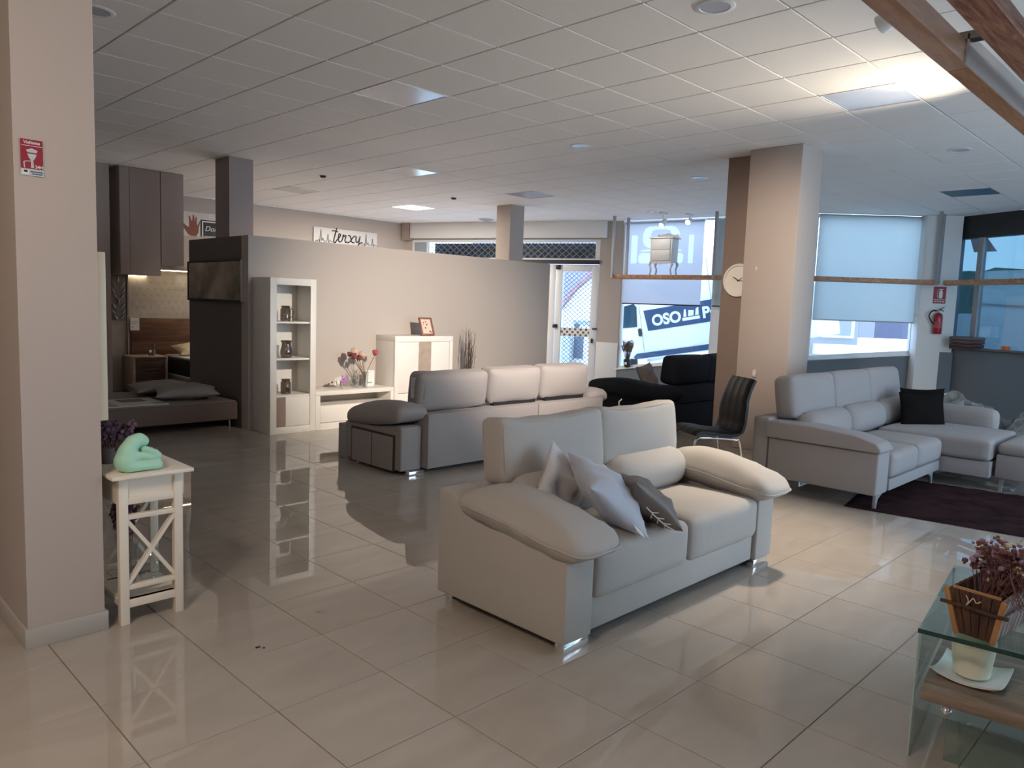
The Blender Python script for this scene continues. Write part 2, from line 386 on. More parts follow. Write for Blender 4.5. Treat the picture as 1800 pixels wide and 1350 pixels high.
def tiled(name, px, ox, py, oy, gap, z0, z1, bev, base, mt, keep, skip=(), limit=300):
    tiles = []; i0 = int((-2 - ox) / px); 
    for i in range(i0, int((14.6 - ox) / px) + 1):
        for j in range(int((-3.5 - oy) / py), int((13.85 - oy) / py) + 1):
            x0, y0 = ox + i * px, oy + j * py; cx, cy = x0 + px / 2, y0 + py / 2
            if (i, j) in skip: continue
            q = [(x0 + gap / 2, y0 + gap / 2), (x0 + px - gap / 2, y0 + gap / 2), (x0 + px - gap / 2, min(13.85, y0 + py - gap / 2)), (x0 + gap / 2, min(13.85, y0 + py - gap / 2))]
            c = clip(q, cx, cy)
            if not c or x0 < -2 or y0 < -3.5: continue
            if x0 > 11.2 and cy < -1.9: continue
            pr = project((cx, cy, z0)); size = 0
            if pr and -250 < pr[0] < 2050 and -250 < pr[1] < 1600 and keep(cx, cy):
                size = 1 / max(.3, (Vector((cx, cy, z0)) - Vector((0, 0, CAM_H))).length)
            full = len(c) == 4 and all((Vector(a) - Vector(b)).length < 1e-6 for a, b in zip(c, q)) or (len(c) == 4 and abs(sum(c[k - 1][0] * c[k][1] - c[k][0] * c[k - 1][1] for k in range(4)) / 2) > (px - gap) * (py - gap) - 1e-4)
            tiles.append((size if full else 0, cx, cy, c))
    tiles.sort(key=lambda t: -t[0])
    hx, hy = (px - gap) / 2, (py - gap) / 2; proto = None; rest = MB(); zt, zb = max(z0, z1), min(z0, z1)
    face_up = z1 > z0
    def shape(mb, c, cx=0, cy=0):
        n = len(c); mx = sum(p[0] for p in c) / n; my = sum(p[1] for p in c) / n
        ins = [(p[0] + (mx - p[0]) * bev / max(.05, abs(hx)), p[1] + (my - p[1]) * bev / max(.05, abs(hy))) for p in c]
        zo, zi = z0, z1
        vs = [(p[0], p[1], zo) for p in c] + [(p[0], p[1], zi - (bev if face_up else -bev)) for p in c] + [(p[0], p[1], zi) for p in ins]
        fs = [tuple(range(2 * n, 3 * n))]
        for k in range(n):
            k2 = (k + 1) % n; fs += [(k, k2, n + k2, n + k), (n + k, n + k2, 2 * n + k2, 2 * n + k)]
        mb.add(vs, fs)
    for k, (s_, cx, cy, c) in enumerate(tiles):
        if k < limit and s_ > 0:
            if proto is None:
                mb = MB(); shape(mb, [(-hx, -hy), (hx, -hy), (hx, hy), (-hx, hy)]); proto = mb.build(name, mt, base); o = proto
            else:
                o = proto.copy(); col.objects.link(o)
            o.location = (cx, cy, 0)
        else: shape(rest, c)
    o = rest.build('far_' + name + 's', mt, base); o['kind'] = 'stuff'
floor = MB().add([(x, y, -.004) for x, y in ROOM] + [(x, y, -.15) for x, y in ROOM],
                 [tuple(range(8)), tuple(range(15, 7, -1))] + [(i, (i + 1) % 8, 8 + (i + 1) % 8, 8 + i) for i in range(8)]).build('floor', M_grout)
tag(floor, 'glossy beige porcelain tile floor of the showroom', kind='structure')
tiled('floor_tile', .4522, .819 - .4522 * 8, .4495, .125 - .4495 * 8, .0032, -.003, 0., .0015, floor, M_tile,
      lambda x, y: not (x > 7.7 and y > 5) and not (3.9 < x < 6.4 and 5 < y < 5.9) and not (2.4 < x < 4.2 and 2 < y < 2.8) and not (x < 1 and y > 3.6))
ceiling = MB().add([(x, y, CEIL + .012) for x, y in ROOM] + [(x, y, CEIL + .16) for x, y in ROOM],
                   [tuple(range(8)), tuple(range(15, 7, -1))] + [(i, (i + 1) % 8, 8 + (i + 1) % 8, 8 + i) for i in range(8)]).build('ceiling', M_ceil_gap)
tag(ceiling, 'suspended ceiling grid above the white tiles', kind='structure')
CX, CY = .1005 - .6 * 4, .296 - .6 * 7
def cell(x, y): return (int(math.floor((x - CX) / .6)), int(math.floor((y - CY) / .6)))
PANELS = [(4.0, 5.396), (6.4, 11.396), (6.4, 8.396), (8.8, 8.396), (6.4, 2.396), (8.8, 11.396)]
OPEN = (11.8, 2.7)
def cell0(x, y):
    i = int(math.floor((x - CX) / .6)); j = int(math.floor((y - CY) / .6)); return i, j
skip = set()
for x, y in PANELS + [OPEN]:
    skip.add(cell0(x, y))
tiled('ceiling_tile', .6, CX, .6, CY, .012, CEIL + .012, CEIL, .003, ceiling, M_ceil, lambda x, y: True, skip)

# ------------------------------------------------------------------ walls, pillars
def wall(name, x0, x1, y0, y1, z0, z1, mt, label, bevel=0.):
    o = B(name, mt, None, x0, x1, y0, y1, z0, z1, bevel); return tag(o, label, kind='structure')
wall('wall_back', -2, 10.55, 13.85, 14.0, 0, CEIL, M_wall, 'beige back wall behind the low partition')
wall('wall_left', -2.15, -2, -3.5, 13.85, 0, CEIL, M_wall, 'far left wall of the shop')
# closed front wall with a row of shop windows (behind the camera)
fw = MB().box(-2, 11.6, -3.65, -3.5, 0, .2).box(-2, 11.6, -3.65, -3.5, 2.95, CEIL)
for x0, x1 in ((-2, 4.0), (4.9, 5.1), (7.4, 7.6), (10.0, 11.6)): fw.box(x0, x1, -3.65, -3.5, .2, 2.95)
tag(fw.build('wall_front', M_wall), 'front wall with shop windows behind the camera', kind='structure')
wall('wall_corner', 11.47, 11.62, -3.5, -1.93, 0, CEIL, M_wall, 'short wall at the front corner')
# left pillar wall
wall('wall_near_left', .75, 1.04, 3.48, 11.55, 0, CEIL, M_pink, 'blush painted wall end in the left foreground')
sk = MB().box(.737, 1.053, 3.467, 3.48, 0, .085).box(.737, .75, 3.48, 11.5, 0, .085).box(1.04, 1.053, 3.48, 11.5, 0, .085)
tag(sk.build('baseboard_left', M_skirt, bevel=.003), 'grey tiled skirting round the foot of the left pillar', kind='structure')
# low partition (front sheet and end sheet) with its column
MB_ = MB().box(3.85, 8.74, 7.87, 8.03, 0, 2.14)
tag(MB_.build('wall_partition', M_wall), 'grey low partition wall behind the white TV units', kind='structure')
tag(MB().box(3.85, 4.0, 8.03, 9.43, 0, 2.14).build('wall_partition_end', M_dkwall), 'dark end face of the low partition beside the daybed', kind='structure')  # end face coloured darker than the front sheet: its shade is in the colour
wall('pillar', 4.37, 4.69, 9.445, 9.85, 0, CEIL, M_greyp, 'dark square column rising behind the partition end')
wall('pillar', 9.42, 9.76, 9.456, 9.80, 0, CEIL, M_wall, 'slim beige column rising behind the partition, near the door')
wall('pillar', 7.65, 8.15, 3.49, 4.07, 0, CEIL, M_pink, 'large blush column behind the black chair', .012)
wall('pillar', 7.92, 8.15, 4.07, 4.47, 0, CEIL, M_brownp, 'narrow brownish pilaster carrying the wall clock')  # pilaster coloured darker and browner than the big column
wall('wall_niche_left', -2, 3.62, 11.55, 11.7, 0, CEIL, M_taupe, 'taupe wall left of the bedroom niche')

# facade A: roller box, transom, door
mb = MB()
FA.box(mb, -.05, .17, 0, CEIL, -.15, .02); FA.box(mb, 4.56, 5.0, 0, CEIL, -.15, .02); FA.box(mb, .17, 4.56, 2.86, CEIL, -.15, .0)
tag(mb.build('wall_door_side', M_wall), 'beige wall around the street door', kind='structure')
mb = MB(); FA.box(mb, .19, 4.70, 2.90, CEIL, .0, .17)
tag(mb.build('trim_shutter_box', M_white, bevel=.008), 'long white roller shutter box above the door', kind='structure')
mb = MB(); FA.box(mb, .0, .18, 2.86, CEIL, .02, .2)
tag(mb.build('trim_shutter_end', M_taupe), 'brown end board of the shutter box', kind='structure')
mb = MB(); FA.box(mb, 4.57, 5.02, 0, .815, .02, .035)
tag(mb.build('trim_white_panel', M_white, bevel=.003), 'white low panel between door and window', kind='structure')
win = thing('window_4', FA.p(2.3, 2.4), 'dark transom window with diamond grille above the door', kind='structure')
mb = MB()
for t0, t1, z0, z1 in ((.17, 4.56, 2.82, 2.87), (.17, 4.56, 2.455, 2.49), (.17, .21, 2.49, 2.82), (.53, .57, 2.49, 2.82), (4.46, 4.56, 2.49, 2.82)): FA.box(mb, t0, t1, z0, z1, -.06, .01)
mb.build('frame', M_alu, win)
mb = MB(); FA.box(mb, .57, 4.46, 2.49, 2.82, -.34, -.30); mb.build('shutter_housing', M_black, win)
mb = MB(); FA.box(mb, .57, 4.46, 2.49, 2.82, -.02, -.015); mb.build('pane', M_glass, win)
mb = MB(); FA.box(mb, .21, .53, 2.49, 2.82, -.02, -.015); mb.build('pane', mat('frosted_pane', (.30, .36, .42), .5), win)
M_wire = mat('galvanised_wire', (.16, .165, .18), .5, .3); M_wired = mat('grille_wire', (.10, .09, .12), .6)
def lattice(name, fr, t0, t1, z0, z1, off, pitch, w, mt, parent, zp=None):
    mb = MB(); H = z1 - z0; zp = zp or pitch; k = zp / pitch
    for sg in (1, -1):
        c = t0 - H / k if sg > 0 else t0
        while c < t1 + (H / k if sg < 0 else 0):
            pts = []
            # line t = c + sg*(z-z0)/k
            za, zb = z0, z1
            f = lambda z: c + sg * (z - z0) / k
            inv = lambda t: z0 + (t - c) * sg * k
            lo, hi = (max(za, min(inv(t0), inv(t1))), min(zb, max(inv(t0), inv(t1))))
            if hi - lo > .02: mb.bar(fr.p(f(lo), lo, off + .004 * sg), fr.p(f(hi), hi, off + .004 * sg), w, w, fr.n)
            c += pitch
    o = mb.build(name, mt, parent); return o
lattice('grille', FA, .57, 4.46, 2.49, 2.82, -.12, .155, .012, M_wire, win, .125)
mb = MB(); FA.box(mb, 2.3, 4.56, 2.375, 2.455, .0, .07)
tag(mb.build('trim_door_head', M_black), 'black rail over the street door', kind='structure')
door = thing('door_1', FA.p(4.1, 0), 'white glazed street door with chequered sticker band', kind='structure')
def leaf(t0, t1, g0, g1):
    mb = MB()
    for a, b, z0, z1 in ((t0, g0, .0, 2.36), (g1, t1, .0, 2.36), (g0, g1, 2.23, 2.36), (g0, g1, .0, .12)): FA.box(mb, a, b, z0, z1, -.05, .01)
    mb.build('door_frame', M_alu, door, bevel=.004)
    mb = MB(); FA.box(mb, g0, g1, .12, 2.23, -.025, -.018); mb.build('pane', M_glass, door)
    mb = MB(); FA.box(mb, g0, g1, .90, 1.075, -.017, -.015); st = mb.build('sticker_band', M_white, door)
    mb = MB(); n = 0
    q = .0585; t = g0; i = 0
    while t < g1 - .01:
        for r_ in range(3):
            if (i + r_) % 2: FA.box(mb, t + .006, min(g1, t + q - .006), .90 + r_ * q + .008, .90 + (r_ + 1) * q - .006, -.0149, -.0135)
        t += q; i += 1
    mb.build('check_squares', mat('sticker_grey', (.09, .10, .11), .5), st)
    lattice('grille', FA, g0, g1, .12, 2.23, -.12, .105, .009, M_wired, door, .088)
leaf(3.64, 4.54, 3.77, 4.40); leaf(2.70, 3.62, 2.82, 3.49)
for t, z, w, h, nm in ((3.655, 1.10, .09, .075, 'bolt'), (3.68, 2.31, .10, .09, 'closer'), (4.47, .83, .035, .09, 'lock'), (4.52, 1.075, .10, .03, 'bolt')):
    mb = MB(); FA.box(mb, t - w / 2, t + w / 2, z - h / 2, z + h / 2, .01, .05); mb.build(nm, M_black, door, bevel=.006)
# two more glazed bays left of the door, behind the partition
wb = thing('window_5', FA.p(1.4, 0), 'glazed shopfront bay left of the street door', kind='structure')
mb = MB()
for a, b, z0, z1 in ((.17, .25, 0, 2.455), (1.40, 1.48, 0, 2.455), (2.62, 2.70, 0, 2.455), (.17, 2.70, 0, .1), (.17, 2.7, 2.3, 2.455)): FA.box(mb, a, b, z0, z1, -.05, .01)
mb.build('frame', M_alu, wb)
for a, b in ((.25, 1.40), (1.48, 2.62)):
    mb = MB(); FA.box(mb, a, b, .1, 2.3, -.025, -.018); mb.build('pane', M_glass, wb)

# facade B: window 1 with its sloping sill
def sill(t): return .285 + .152 * (t - .15)
mb = MB(); FB.hexa(mb, -.03, FB.L + .05, -.1, -.1, sill(-.03), sill(FB.L + .05), -.15, 0)
tag(mb.build('wall_window_side', M_bluewall), 'grey wall below the van window', kind='structure')
mb = MB(); FB.hexa(mb, .06, 3.6, sill(.06), sill(3.6), sill(.06) + .025, sill(3.6) + .025, -.14, .03)
tag(mb.build('trim_window_sill', M_white, bevel=.004), 'white sloping sill below the van window', kind='structure')
mb = MB(); FB.box(mb, -.03, .1, 0, CEIL, -.15, .0); FB.box(mb, 3.55, FB.L + .05, 0, CEIL, -.15, 0)
tag(mb.build('wall_window_pier', M_wall), 'narrow beige wall beside the van window', kind='structure')
w1 = thing('window_1', FB.p(1.0, .3), 'shop window looking onto the white van', kind='structure')
def wframe(fr, w, t0, t1, zb, zt, wd=.06, mt=M_alu, gl=M_glass, depth=(-.1, -.02)):
    mb = MB()
    fr.hexa(mb, t0, t0 + wd, zb(t0), zb(t0 + wd), zt, zt, *depth); fr.hexa(mb, t1 - wd, t1, zb(t1 - wd), zb(t1), zt, zt, *depth)
    fr.hexa(mb, t0 + wd, t1 - wd, zb(t0 + wd), zb(t1 - wd), zb(t0 + wd) + wd, zb(t1 - wd) + wd, *depth); fr.box(mb, t0 + wd, t1 - wd, zt - wd, zt, *depth)
    mb.build('frame', mt, w)
    mb = MB(); c = (depth[0] + depth[1]) / 2; fr.hexa(mb, t0 + wd, t1 - wd, zb(t0 + wd) + wd, zb(t1 - wd) + wd, zt - wd, zt - wd, c - .003, c + .003); mb.build('pane', gl, w)
wframe(FB, w1, .10, 2.09, lambda t: sill(t) + .025, CEIL, .045); wframe(FB, w1, 2.09, 3.55, lambda t: sill(t) + .025, CEIL, .045)
mb = MB(); FB.hexa(mb, 1.99, 2.21, sill(1.99), sill(2.21), CEIL, CEIL, -.12, -.01); mb.build('mullion', M_alu, w1)
def blind(fr, t0, t1, z0, z1, off, mt, label, dark=M_black):
    b = thing('roller_blind', fr.p((t0 + t1) / 2, z1, off), label, 'blind')
    mb = MB(); n = 10
    for i in range(n):
        a = t0 + (t1 - t0) * i / n; c = t0 + (t1 - t0) * (i + 1) / n; o = off
        fr.box(mb, a, c, z0, z1, o, o + .002)
    mb.build('fabric', mt, b, merge=True)
    mb = MB(); mb.tube([fr.p(t0, z1 - .02, off - .03), fr.p(t1, z1 - .02, off - .03)], .025, 10); mb.build('roller_tube', M_alu, b)
    mb = MB(); fr.box(mb, t0, t1, z0 - .022, z0, off - .006, off + .01); mb.build('bottom_bar', dark, b)
    return b
b1 = blind(FB, .16, 1.79, 1.62, CEIL - .03, .03, M_blind, 'grey roller blind with sofa emblem showing through, above the van')
M_decal = sheer('blind_emblem', (.66, .68, .70), .62)
def rr(t0, t1, z0, z1, r, k=5):
    out = []
    for cx, cz, a0 in ((t1 - r, z0 + r, -90), (t1 - r, z1 - r, 0), (t0 + r, z1 - r, 90), (t0 + r, z0 + r, 180)):
        for i in range(k + 1): a = R(a0 + 90 * i / k); out.append((cx + r * math.cos(a), cz + r * math.sin(a)))
    return out
def inpoly(P, x, y):
    r_ = False
    for i in range(len(P)):
        (a, b_), (c, d) = P[i], P[i - 1]
        if (b_ > y) != (d > y) and x < (c - a) * (y - b_) / (d - b_) + a: r_ = not r_
    return r_
EMB = [rr(.30, .43, 2.40, 2.93, .01), rr(1.49, 1.60, 2.40, 2.92, .01), rr(.47, .83, 2.39, 2.59, .07), rr(1.06, 1.40, 2.39, 2.59, .07), [(.48, 2.62), (.82, 2.62), (.72, 2.665), (.58, 2.665)], [(1.06, 2.62), (1.40, 2.62), (1.28, 2.675), (1.16, 2.675)]]
RING, HOLE = rr(.55, 1.30, 2.69, 3.10, .16), rr(.71, 1.14, 2.69, 3.03, .10)
old = [c for c in b1.children if c.name.startswith('fabric')][0]; bpy.data.objects.remove(old)
cl, em = MB(), MB(); q = .0163; nt, nz = 100, 96; dt, dz = 1.63 / nt, (CEIL - .03 - 1.62) / nz
for i in range(nt):
    for j in range(nz):
        t, z = .16 + (i + .5) * dt, 1.62 + (j + .5) * dz
        e = any(inpoly(P, t, z) for P in EMB) or (inpoly(RING, t, z) and not inpoly(HOLE, t, z))
        (em if e else cl).add([FB.p(.16 + (i + a_) * dt, 1.62 + (j + c_) * dz, .031) for a_, c_ in ((0, 0), (1, 0), (1, 1), (0, 1))], [(0, 1, 2, 3)])
cl.build('fabric', M_blind, b1, merge=True); em.build('sofa_emblem', M_decal, b1, merge=True)
blind(FB, 2.02, 3.5, 1.62, CEIL - .03, .03, M_blind2, 'narrow strip of pale roller blind beside the clock column')

# facade C: window 2
def sill2(t): return .715 + .085 * t
mb = MB(); FC.hexa(mb, -.03, FC.L + .05, -.1, -.1, sill2(-.03), sill2(FC.L + .05), -.15, 0); FC.box(mb, 1.86, FC.L + .1, 0, CEIL, -.15, 0)
FC.box(mb, -.05, .05, 0, CEIL, -.15, 0)
tag(mb.build('wall_right_of_column', M_bluewall), 'slate grey wall below the pale blind', kind='structure')
mb = MB(); FC.hexa(mb, .02, 1.87, sill2(.02), sill2(1.87), sill2(.02) + .025, sill2(1.87) + .025, -.14, .03)
tag(mb.build('trim_second_sill', M_white, bevel=.004), 'white sill below the pale blind', kind='structure')
w2 = thing('window_2', FC.p(1.0, .7), 'shop window below the wide pale blind', kind='structure')
wframe(FC, w2, .05, 1.86, lambda t: sill2(t) + .025, CEIL, .06)
blind(FC, .10, 1.90, 1.445, CEIL - .008, .04, M_blind2, 'wide pale roller blind left of the fire extinguisher', M_grey_metal)
mb = MB(); FC.box(mb, 1.80, 2.40, 0, CEIL, .0, .22)
tag(mb.build('pillar', M_white, bevel=.01), 'white pier carrying the fire extinguisher', kind='structure')
mb = MB(); FC.box(mb, 2.2, 2.415, 0, .96, .205, .235)
tag(mb.build('trim_pier_panel', M_bluewall), 'grey panel at the foot of the white pier', kind='structure')

# facade D: big right windows
D0 = .1
mb = MB(); FD.box(mb, -.05, D_END + .3, -.1, 1.03, -.15, 0); FD.box(mb, -.05, D0, 0, CEIL, -.15, 0)
tag(mb.build('wall_right', M_bluewall), 'slate grey wall below the right shop windows', kind='structure')
mb = MB(); FD.box(mb, -.05, D_END + .3, 2.86, CEIL, -.15, .0)
tag(mb.build('wall_right_lintel', M_black), 'black band above the right shop windows', kind='structure')
mb = MB(); FD.box(mb, .0, D_END + .2, 1.03, 1.065, -.1, .1)
tag(mb.build('trim_right_sill', mat('dark_sill', (.10, .075, .065), .5), bevel=.004), 'dark sill of the right shop windows', kind='structure')
w3 = thing('window_3', FD.p(2, 1.05), 'right shop window onto the hillside', kind='structure')
ms = [D0, .53, 2.3, 4.1, 5.9, D_END + .2]
mb = MB()
for t in ms[1:-1]: FD.box(mb, t - .045, t + .045, 1.065, 2.86, -.09, .0)
mb.build('mullion', M_grey_metal, w3)
for a, b in zip(ms, ms[1:]):
    mb = MB(); FD.box(mb, a + .03, b - .03, 1.065, 2.86, -.05, -.043); mb.build('pane', M_glassblue, w3)

# ------------------------------------------------------------------ street outside
M_road = mat('street', (.52, .52, .52), .9, vary=.08, vscale=3)
def gz(p):
    return .0 + .165 * max(-2, (10.6 - p.y)) * .85 - .12
mb = MB(); pts_in = [FA.p(-6, 0, -.15), FA.p(0, 0, -.15), FB.p(0, 0, -.15), FC.p(0, 0, -.15), FC.p(FC.L, 0, -.15), Vector((13.8, 2.0, 0)), Vector((11.9, -1.9, 0)), Vector((11.8, -8, 0))]
pts_out = [p + Vector((38, 10, 0)) for p in pts_in]
vs = []; 
for a, b in zip(pts_in, pts_out):
    for k in range(6):
        q = a.lerp(b, (k / 5) ** 1.5); vs.append((q.x, q.y, gz(q) if q.y > 3.5 else gz(Vector((0, 3.5, 0))) - (.0 if k == 0 else .0)))
mb.add(vs, [(i * 6 + k, i * 6 + k + 1, (i + 1) * 6 + k + 1, (i + 1) * 6 + k) for i in range(len(pts_in) - 1) for k in range(5)])
tag(mb.build('street_ground', M_road), 'pale sloping street outside the shop', kind='structure')
M_vanw = mat('van_white', (.90, .91, .92), .3)
M_vanb = mat('van_navy', (.035, .075, .15), .4)
ang = math.atan(.19)
van = thing('delivery_van', (0, 0, 0), 'white delivery van with navy lettering band parked on the sloping street', 'van')
def vp(t, z, off=0.):   # van side coordinates: t along its length from the cab end, z above its sill line
    return FB.p(-.75 + t * math.cos(ang) - z * math.sin(ang), .28 + t * math.sin(ang) + z * math.cos(ang), -2.0 + off)
class VanFr:
    n = FB.n
    @staticmethod
    def poly(mb, pts, o0, o1, m=0):
        n = len(pts); vs = [vp(t, z, o0) for t, z in pts] + [vp(t, z, o1) for t, z in pts]
        return mb.add(vs, [tuple(range(n))[::-1], tuple(range(n, 2 * n))] + [(i, (i + 1) % n, n + (i + 1) % n, n + i) for i in range(n)], m)
mb = MB(); VanFr.poly(mb, [(-.75, .05), (4.3, .05), (4.35, 2.1), (.7, 2.1), (.3, 1.95), (-.15, 1.15), (-.8, .85), (-.85, .3)], -1.8, 0)
mb.build('body', M_vanw, van, bevel=.05, seg=3)
mb = MB(); VanFr.poly(mb, [(-.55, .83), (.42, .76), (.46, 1.21), (.40, 1.29), (.12, 1.27), (-.22, 1.05)][::1], .0, .012)
mb.build('cab_window', mat('van_glass', (.03, .07, .10), .05, spec=.8), van)
mb = MB(); VanFr.poly(mb, [(-.05, .80), (-.01, .80), (-.01, 1.17), (-.05, 1.15)], .012, .02); mb.build('quarter_light_bar', M_vanw, van)
mb = MB(); VanFr.poly(mb, [(.68, .635), (3.6, .635), (3.6, 1.10), (.62, 1.10)], .0, .008); band = mb.build('lettering_band', M_vanb, van)
mb = MB(); VanFr.poly(mb, [(.28, .04), (3.7, .04), (3.7, .16), (.34, .16), (.26, .1)], .0, .02); mb.build('side_moulding', M_vanb, van)
mb = MB(); VanFr.poly(mb, rr(.44, .52, .54, .72, .03, 3), .0, .03); mb.build('door_handle', M_black, van, bevel=.006)
for t in (-.1, 3.3):
    mb = MB(); p0 = vp(t, -.02, -.02); M = Matrix.Rotation(R(90), 3, 'X'); mb.tube([p0, p0 - FB.n * .22], .33, 22); w_ = mb.build('wheel', M_black, van, bevel=.02)
    mb = MB(); mb.tube([p0 + FB.n * .004, p0 - FB.n * .05], .19, 16); mb.build('hub', M_alu, w_)
for t in (.52, 2.2):
    mb = MB(); VanFr.poly(mb, [(t, .2), (t + .012, .2), (t + .012, 2.0), (t, 2.0)], .0, .003); mb.build('door_seam', M_grey_metal, van)
uxv = vp(1, 0) - vp(0, 0); uyv = vp(0, 1) - vp(0, 0)
text('lettering', 'OSO', .33, vp(.80, .735, .009), uxv, uyv, M_vanw, band, align='LEFT', bold=.012)
text('lettering', 'Pe', .33, vp(1.98, .735, .009), uxv, uyv, M_vanw, band, align='LEFT', bold=.012)
mb = MB()
for pts in ([(1.52, .735), (1.92, .735), (1.92, .80), (1.52, .80)], [(1.55, .82), (1.62, .82), (1.62, .98), (1.58, .98)], [(1.66, .82), (1.78, .82), (1.80, .93), (1.68, .95)], [(1.82, .82), (1.90, .82), (1.91, .99), (1.85, .96)]): VanFr.poly(mb, pts, .008, .011)
mb.build('emblem', M_vanw, band)
# houses
def house_box(name, fr, t0, t1, z0, z1, off, dep, mt, label, cat='building'):
    h = thing(name, fr.p((t0 + t1) / 2, 0, off), label, cat)
    mb = MB(); fr.box(mb, t0, t1, z0, z1, off - dep, off); mb.build('wall', mt, h); return h
M_lav = mat('lavender_render', (.30, .29, .42), .9); M_wht = mat('white_render', (.80, .80, .80), .9); M_gst = mat('grey_render', (.13, .14, .165), .9, vary=.15, vscale=4)
M_rtile = mat('pink_roof_tile', (.36, .22, .24), .8, vary=.15)
h = house_box('house', FA, -5, 2.6, -1, 5, -13, 3, M_lav, 'lavender house across the street seen through the door')
h = thing('house', FA.p(3, 0, -8), 'white gabled house with pink tiled verge seen through the door', 'building')
mb = MB(); FA.poly(mb, [(.55, -.6), (.55, 1.0), (.84, 1.40), (1.10, 1.76), (1.43, 2.15), (1.79, 2.47), (2.4, 2.9), (3.2, 3.3), (3.2, -.6)], -10, -8); mb.build('wall', M_wht, h)
mb = MB(); n_ = 7
vl = [(.5, .95), (.84, 1.40), (1.10, 1.76), (1.43, 2.15), (1.79, 2.47), (2.4, 2.9), (3.2, 3.3)]; vu = [(.45, 1.2), (.86, 1.64), (1.04, 1.90), (1.39, 2.27), (1.78, 2.64), (2.35, 3.08), (3.2, 3.5)]
FA.poly(mb, vl + vu[::-1], -10.05, -7.85); mb.build('roof', M_rtile, h)
mb = MB(); FA.box(mb, 1.32, 1.62, -.1, .62, -8.0, -7.95); mb.build('door', mat('house_door', (.10, .13, .17), .6), h)
mb = MB(); FA.box(mb, 1.28, 1.85, 1.0, 1.1, -8.0, -7.9); mb.build('canopy', mat('house_canopy', (.3, .36, .45), .6), h)
mb = MB(); FA.box(mb, 1.30, 1.46, .82, 1.0, -8.0, -7.97); mb.build('fanlight', mat('house_pane', (.09, .12, .16), .2), h)
mb = MB(); FA.box(mb, .3, 1.30, -.6, .60, -7.9, -7.6); mb.build('garden_wall', mat('garden_wall', (.45, .50, .52), .9, vary=.12), h)
h = house_box('house', FC, 1.2, 3.05, -.5, 3.0, -5.2, 3, M_gst, 'grey house with a window seen under the pale blind')
mb = MB(); FC.box(mb, 2.16, 2.92, 1.0, 2.2, -5.2, -5.12); f_ = mb.build('window', mat('house_window_frame', (.62, .64, .66), .6), h)
mb = MB(); FC.box(mb, 2.24, 2.84, 1.06, 2.14, -5.12, -5.1); mb.build('pane', mat('house_pane', (.09, .12, .16), .2), f_)
mb = MB(); FC.box(mb, 2.0, 3.05, .6, .84, -5.199, -5.05); mb.build('plinth', M_wht, h)
house_box('house', FC, 3.06, 4.6, 1.02, 3.0, -5.2, 3, mat('violet_render', (.12, .12, .17), .9), 'violet grey house wall at the right under the pale blind')
mb = MB(); FC.hexa(mb, 1.0, 8, .5, .5, .98, 1.05, -5.19, -4.9)
# beyond the right windows
h = thing('warehouse', FD.p(-3, 0, -7), 'pale flat building beyond the right windows', 'building')
M_pale = mat('pale_building', (.66, .70, .68), .9)
mb = MB(); FD.box(mb, -4.95, 3, -1, 2.80, -10, -6.5); mb.build('wall', M_pale, h)
mb = MB(); FD.box(mb, -5.4, 3, -1, 1.7, -6.5, -6.0); mb.build('forecourt', M_wht, h)
mb = MB(); FD.hexa(mb, -5, 3, 1.95, 1.55, 1.99, 1.59, -6.5, -6.46); mb.build('cable', M_grey_metal, h)
mb = MB(); pts = [(-10.1, .5), (-10.1, 3.0), (-9.7, 3.11), (-9.54, 3.17), (-9.2, 3.17), (-8.95, 3.0), (-8.8, 3.12), (-8.3, 3.25), (-8.26, 3.17), (-8.0, 3.0), (-6, 2.9), (-6, .5)]
FD.poly(mb, pts, -12.5, -11); tag(mb.build('hill', mat('hill_green', (.06, .12, .10), .9, vary=.3)), 'dark green hillside beyond the right windows', kind='structure')
aw = thing('awning', FD.p(-2.8, 3, -3), 'reddish awning tip hanging outside the right window', 'awning')
mb = MB(); FD.poly(mb, [(-2.45, 3.6), (-2.19, 2.94), (-1.67, 2.93), (-2.25, 3.6)], -3.02, -3.0)
mb.build('flap', mat('awning_red', (.42, .22, .22), .8), aw)
mb = MB(); FD.box(mb, -2.6, -1.2, 3.6, 3.7, -3.1, -2.0); mb.build('frame', M_alu, aw)

# ------------------------------------------------------------------ loveseat
def cush(name, mt, parent, c, size, r=.05, bulge=(.02, .02, .02), n=10, rot=None, fn=None, label=None):
    return MB().cushion(c, size, r, bulge, n, rot, fn).build(name, mt, parent, smooth=True, label=label)
def rx(a): return Matrix.Rotation(R(a), 3, 'X')
def ry(a): return Matrix.Rotation(R(a), 3, 'Y')
def rz(a): return Matrix.Rotation(R(a), 3, 'Z')
s = thing('loveseat', (3.31, 2.4, 0), 'beige two seat loveseat in front with three throw cushions on it', 'sofa', group=None)
armp = [(1.965, .048), (2.80, .052), (2.80, .565), (2.785, .578), (2.70, .572), (2.655, .545), (2.60, .495), (2.55, .465), (2.47, .452), (2.3, .448), (2.0, .452), (1.965, .44)]
for x0, x1 in ((2.36, 2.55), (4.07, 4.26)):
    MB().prism(armp, 0, x0, x1).build('armrest', M_sofa, s, bevel=.012, seg=3)
MB().box(2.552, 4.068, 1.99, 2.62, .05, .215).build('base', M_sofa, s, bevel=.012)
MB().box(2.552, 4.068, 2.62, 2.80, .05, .575).build('back_frame', M_sofa, s, bevel=.02)
def seatfn(q, u):
    return q
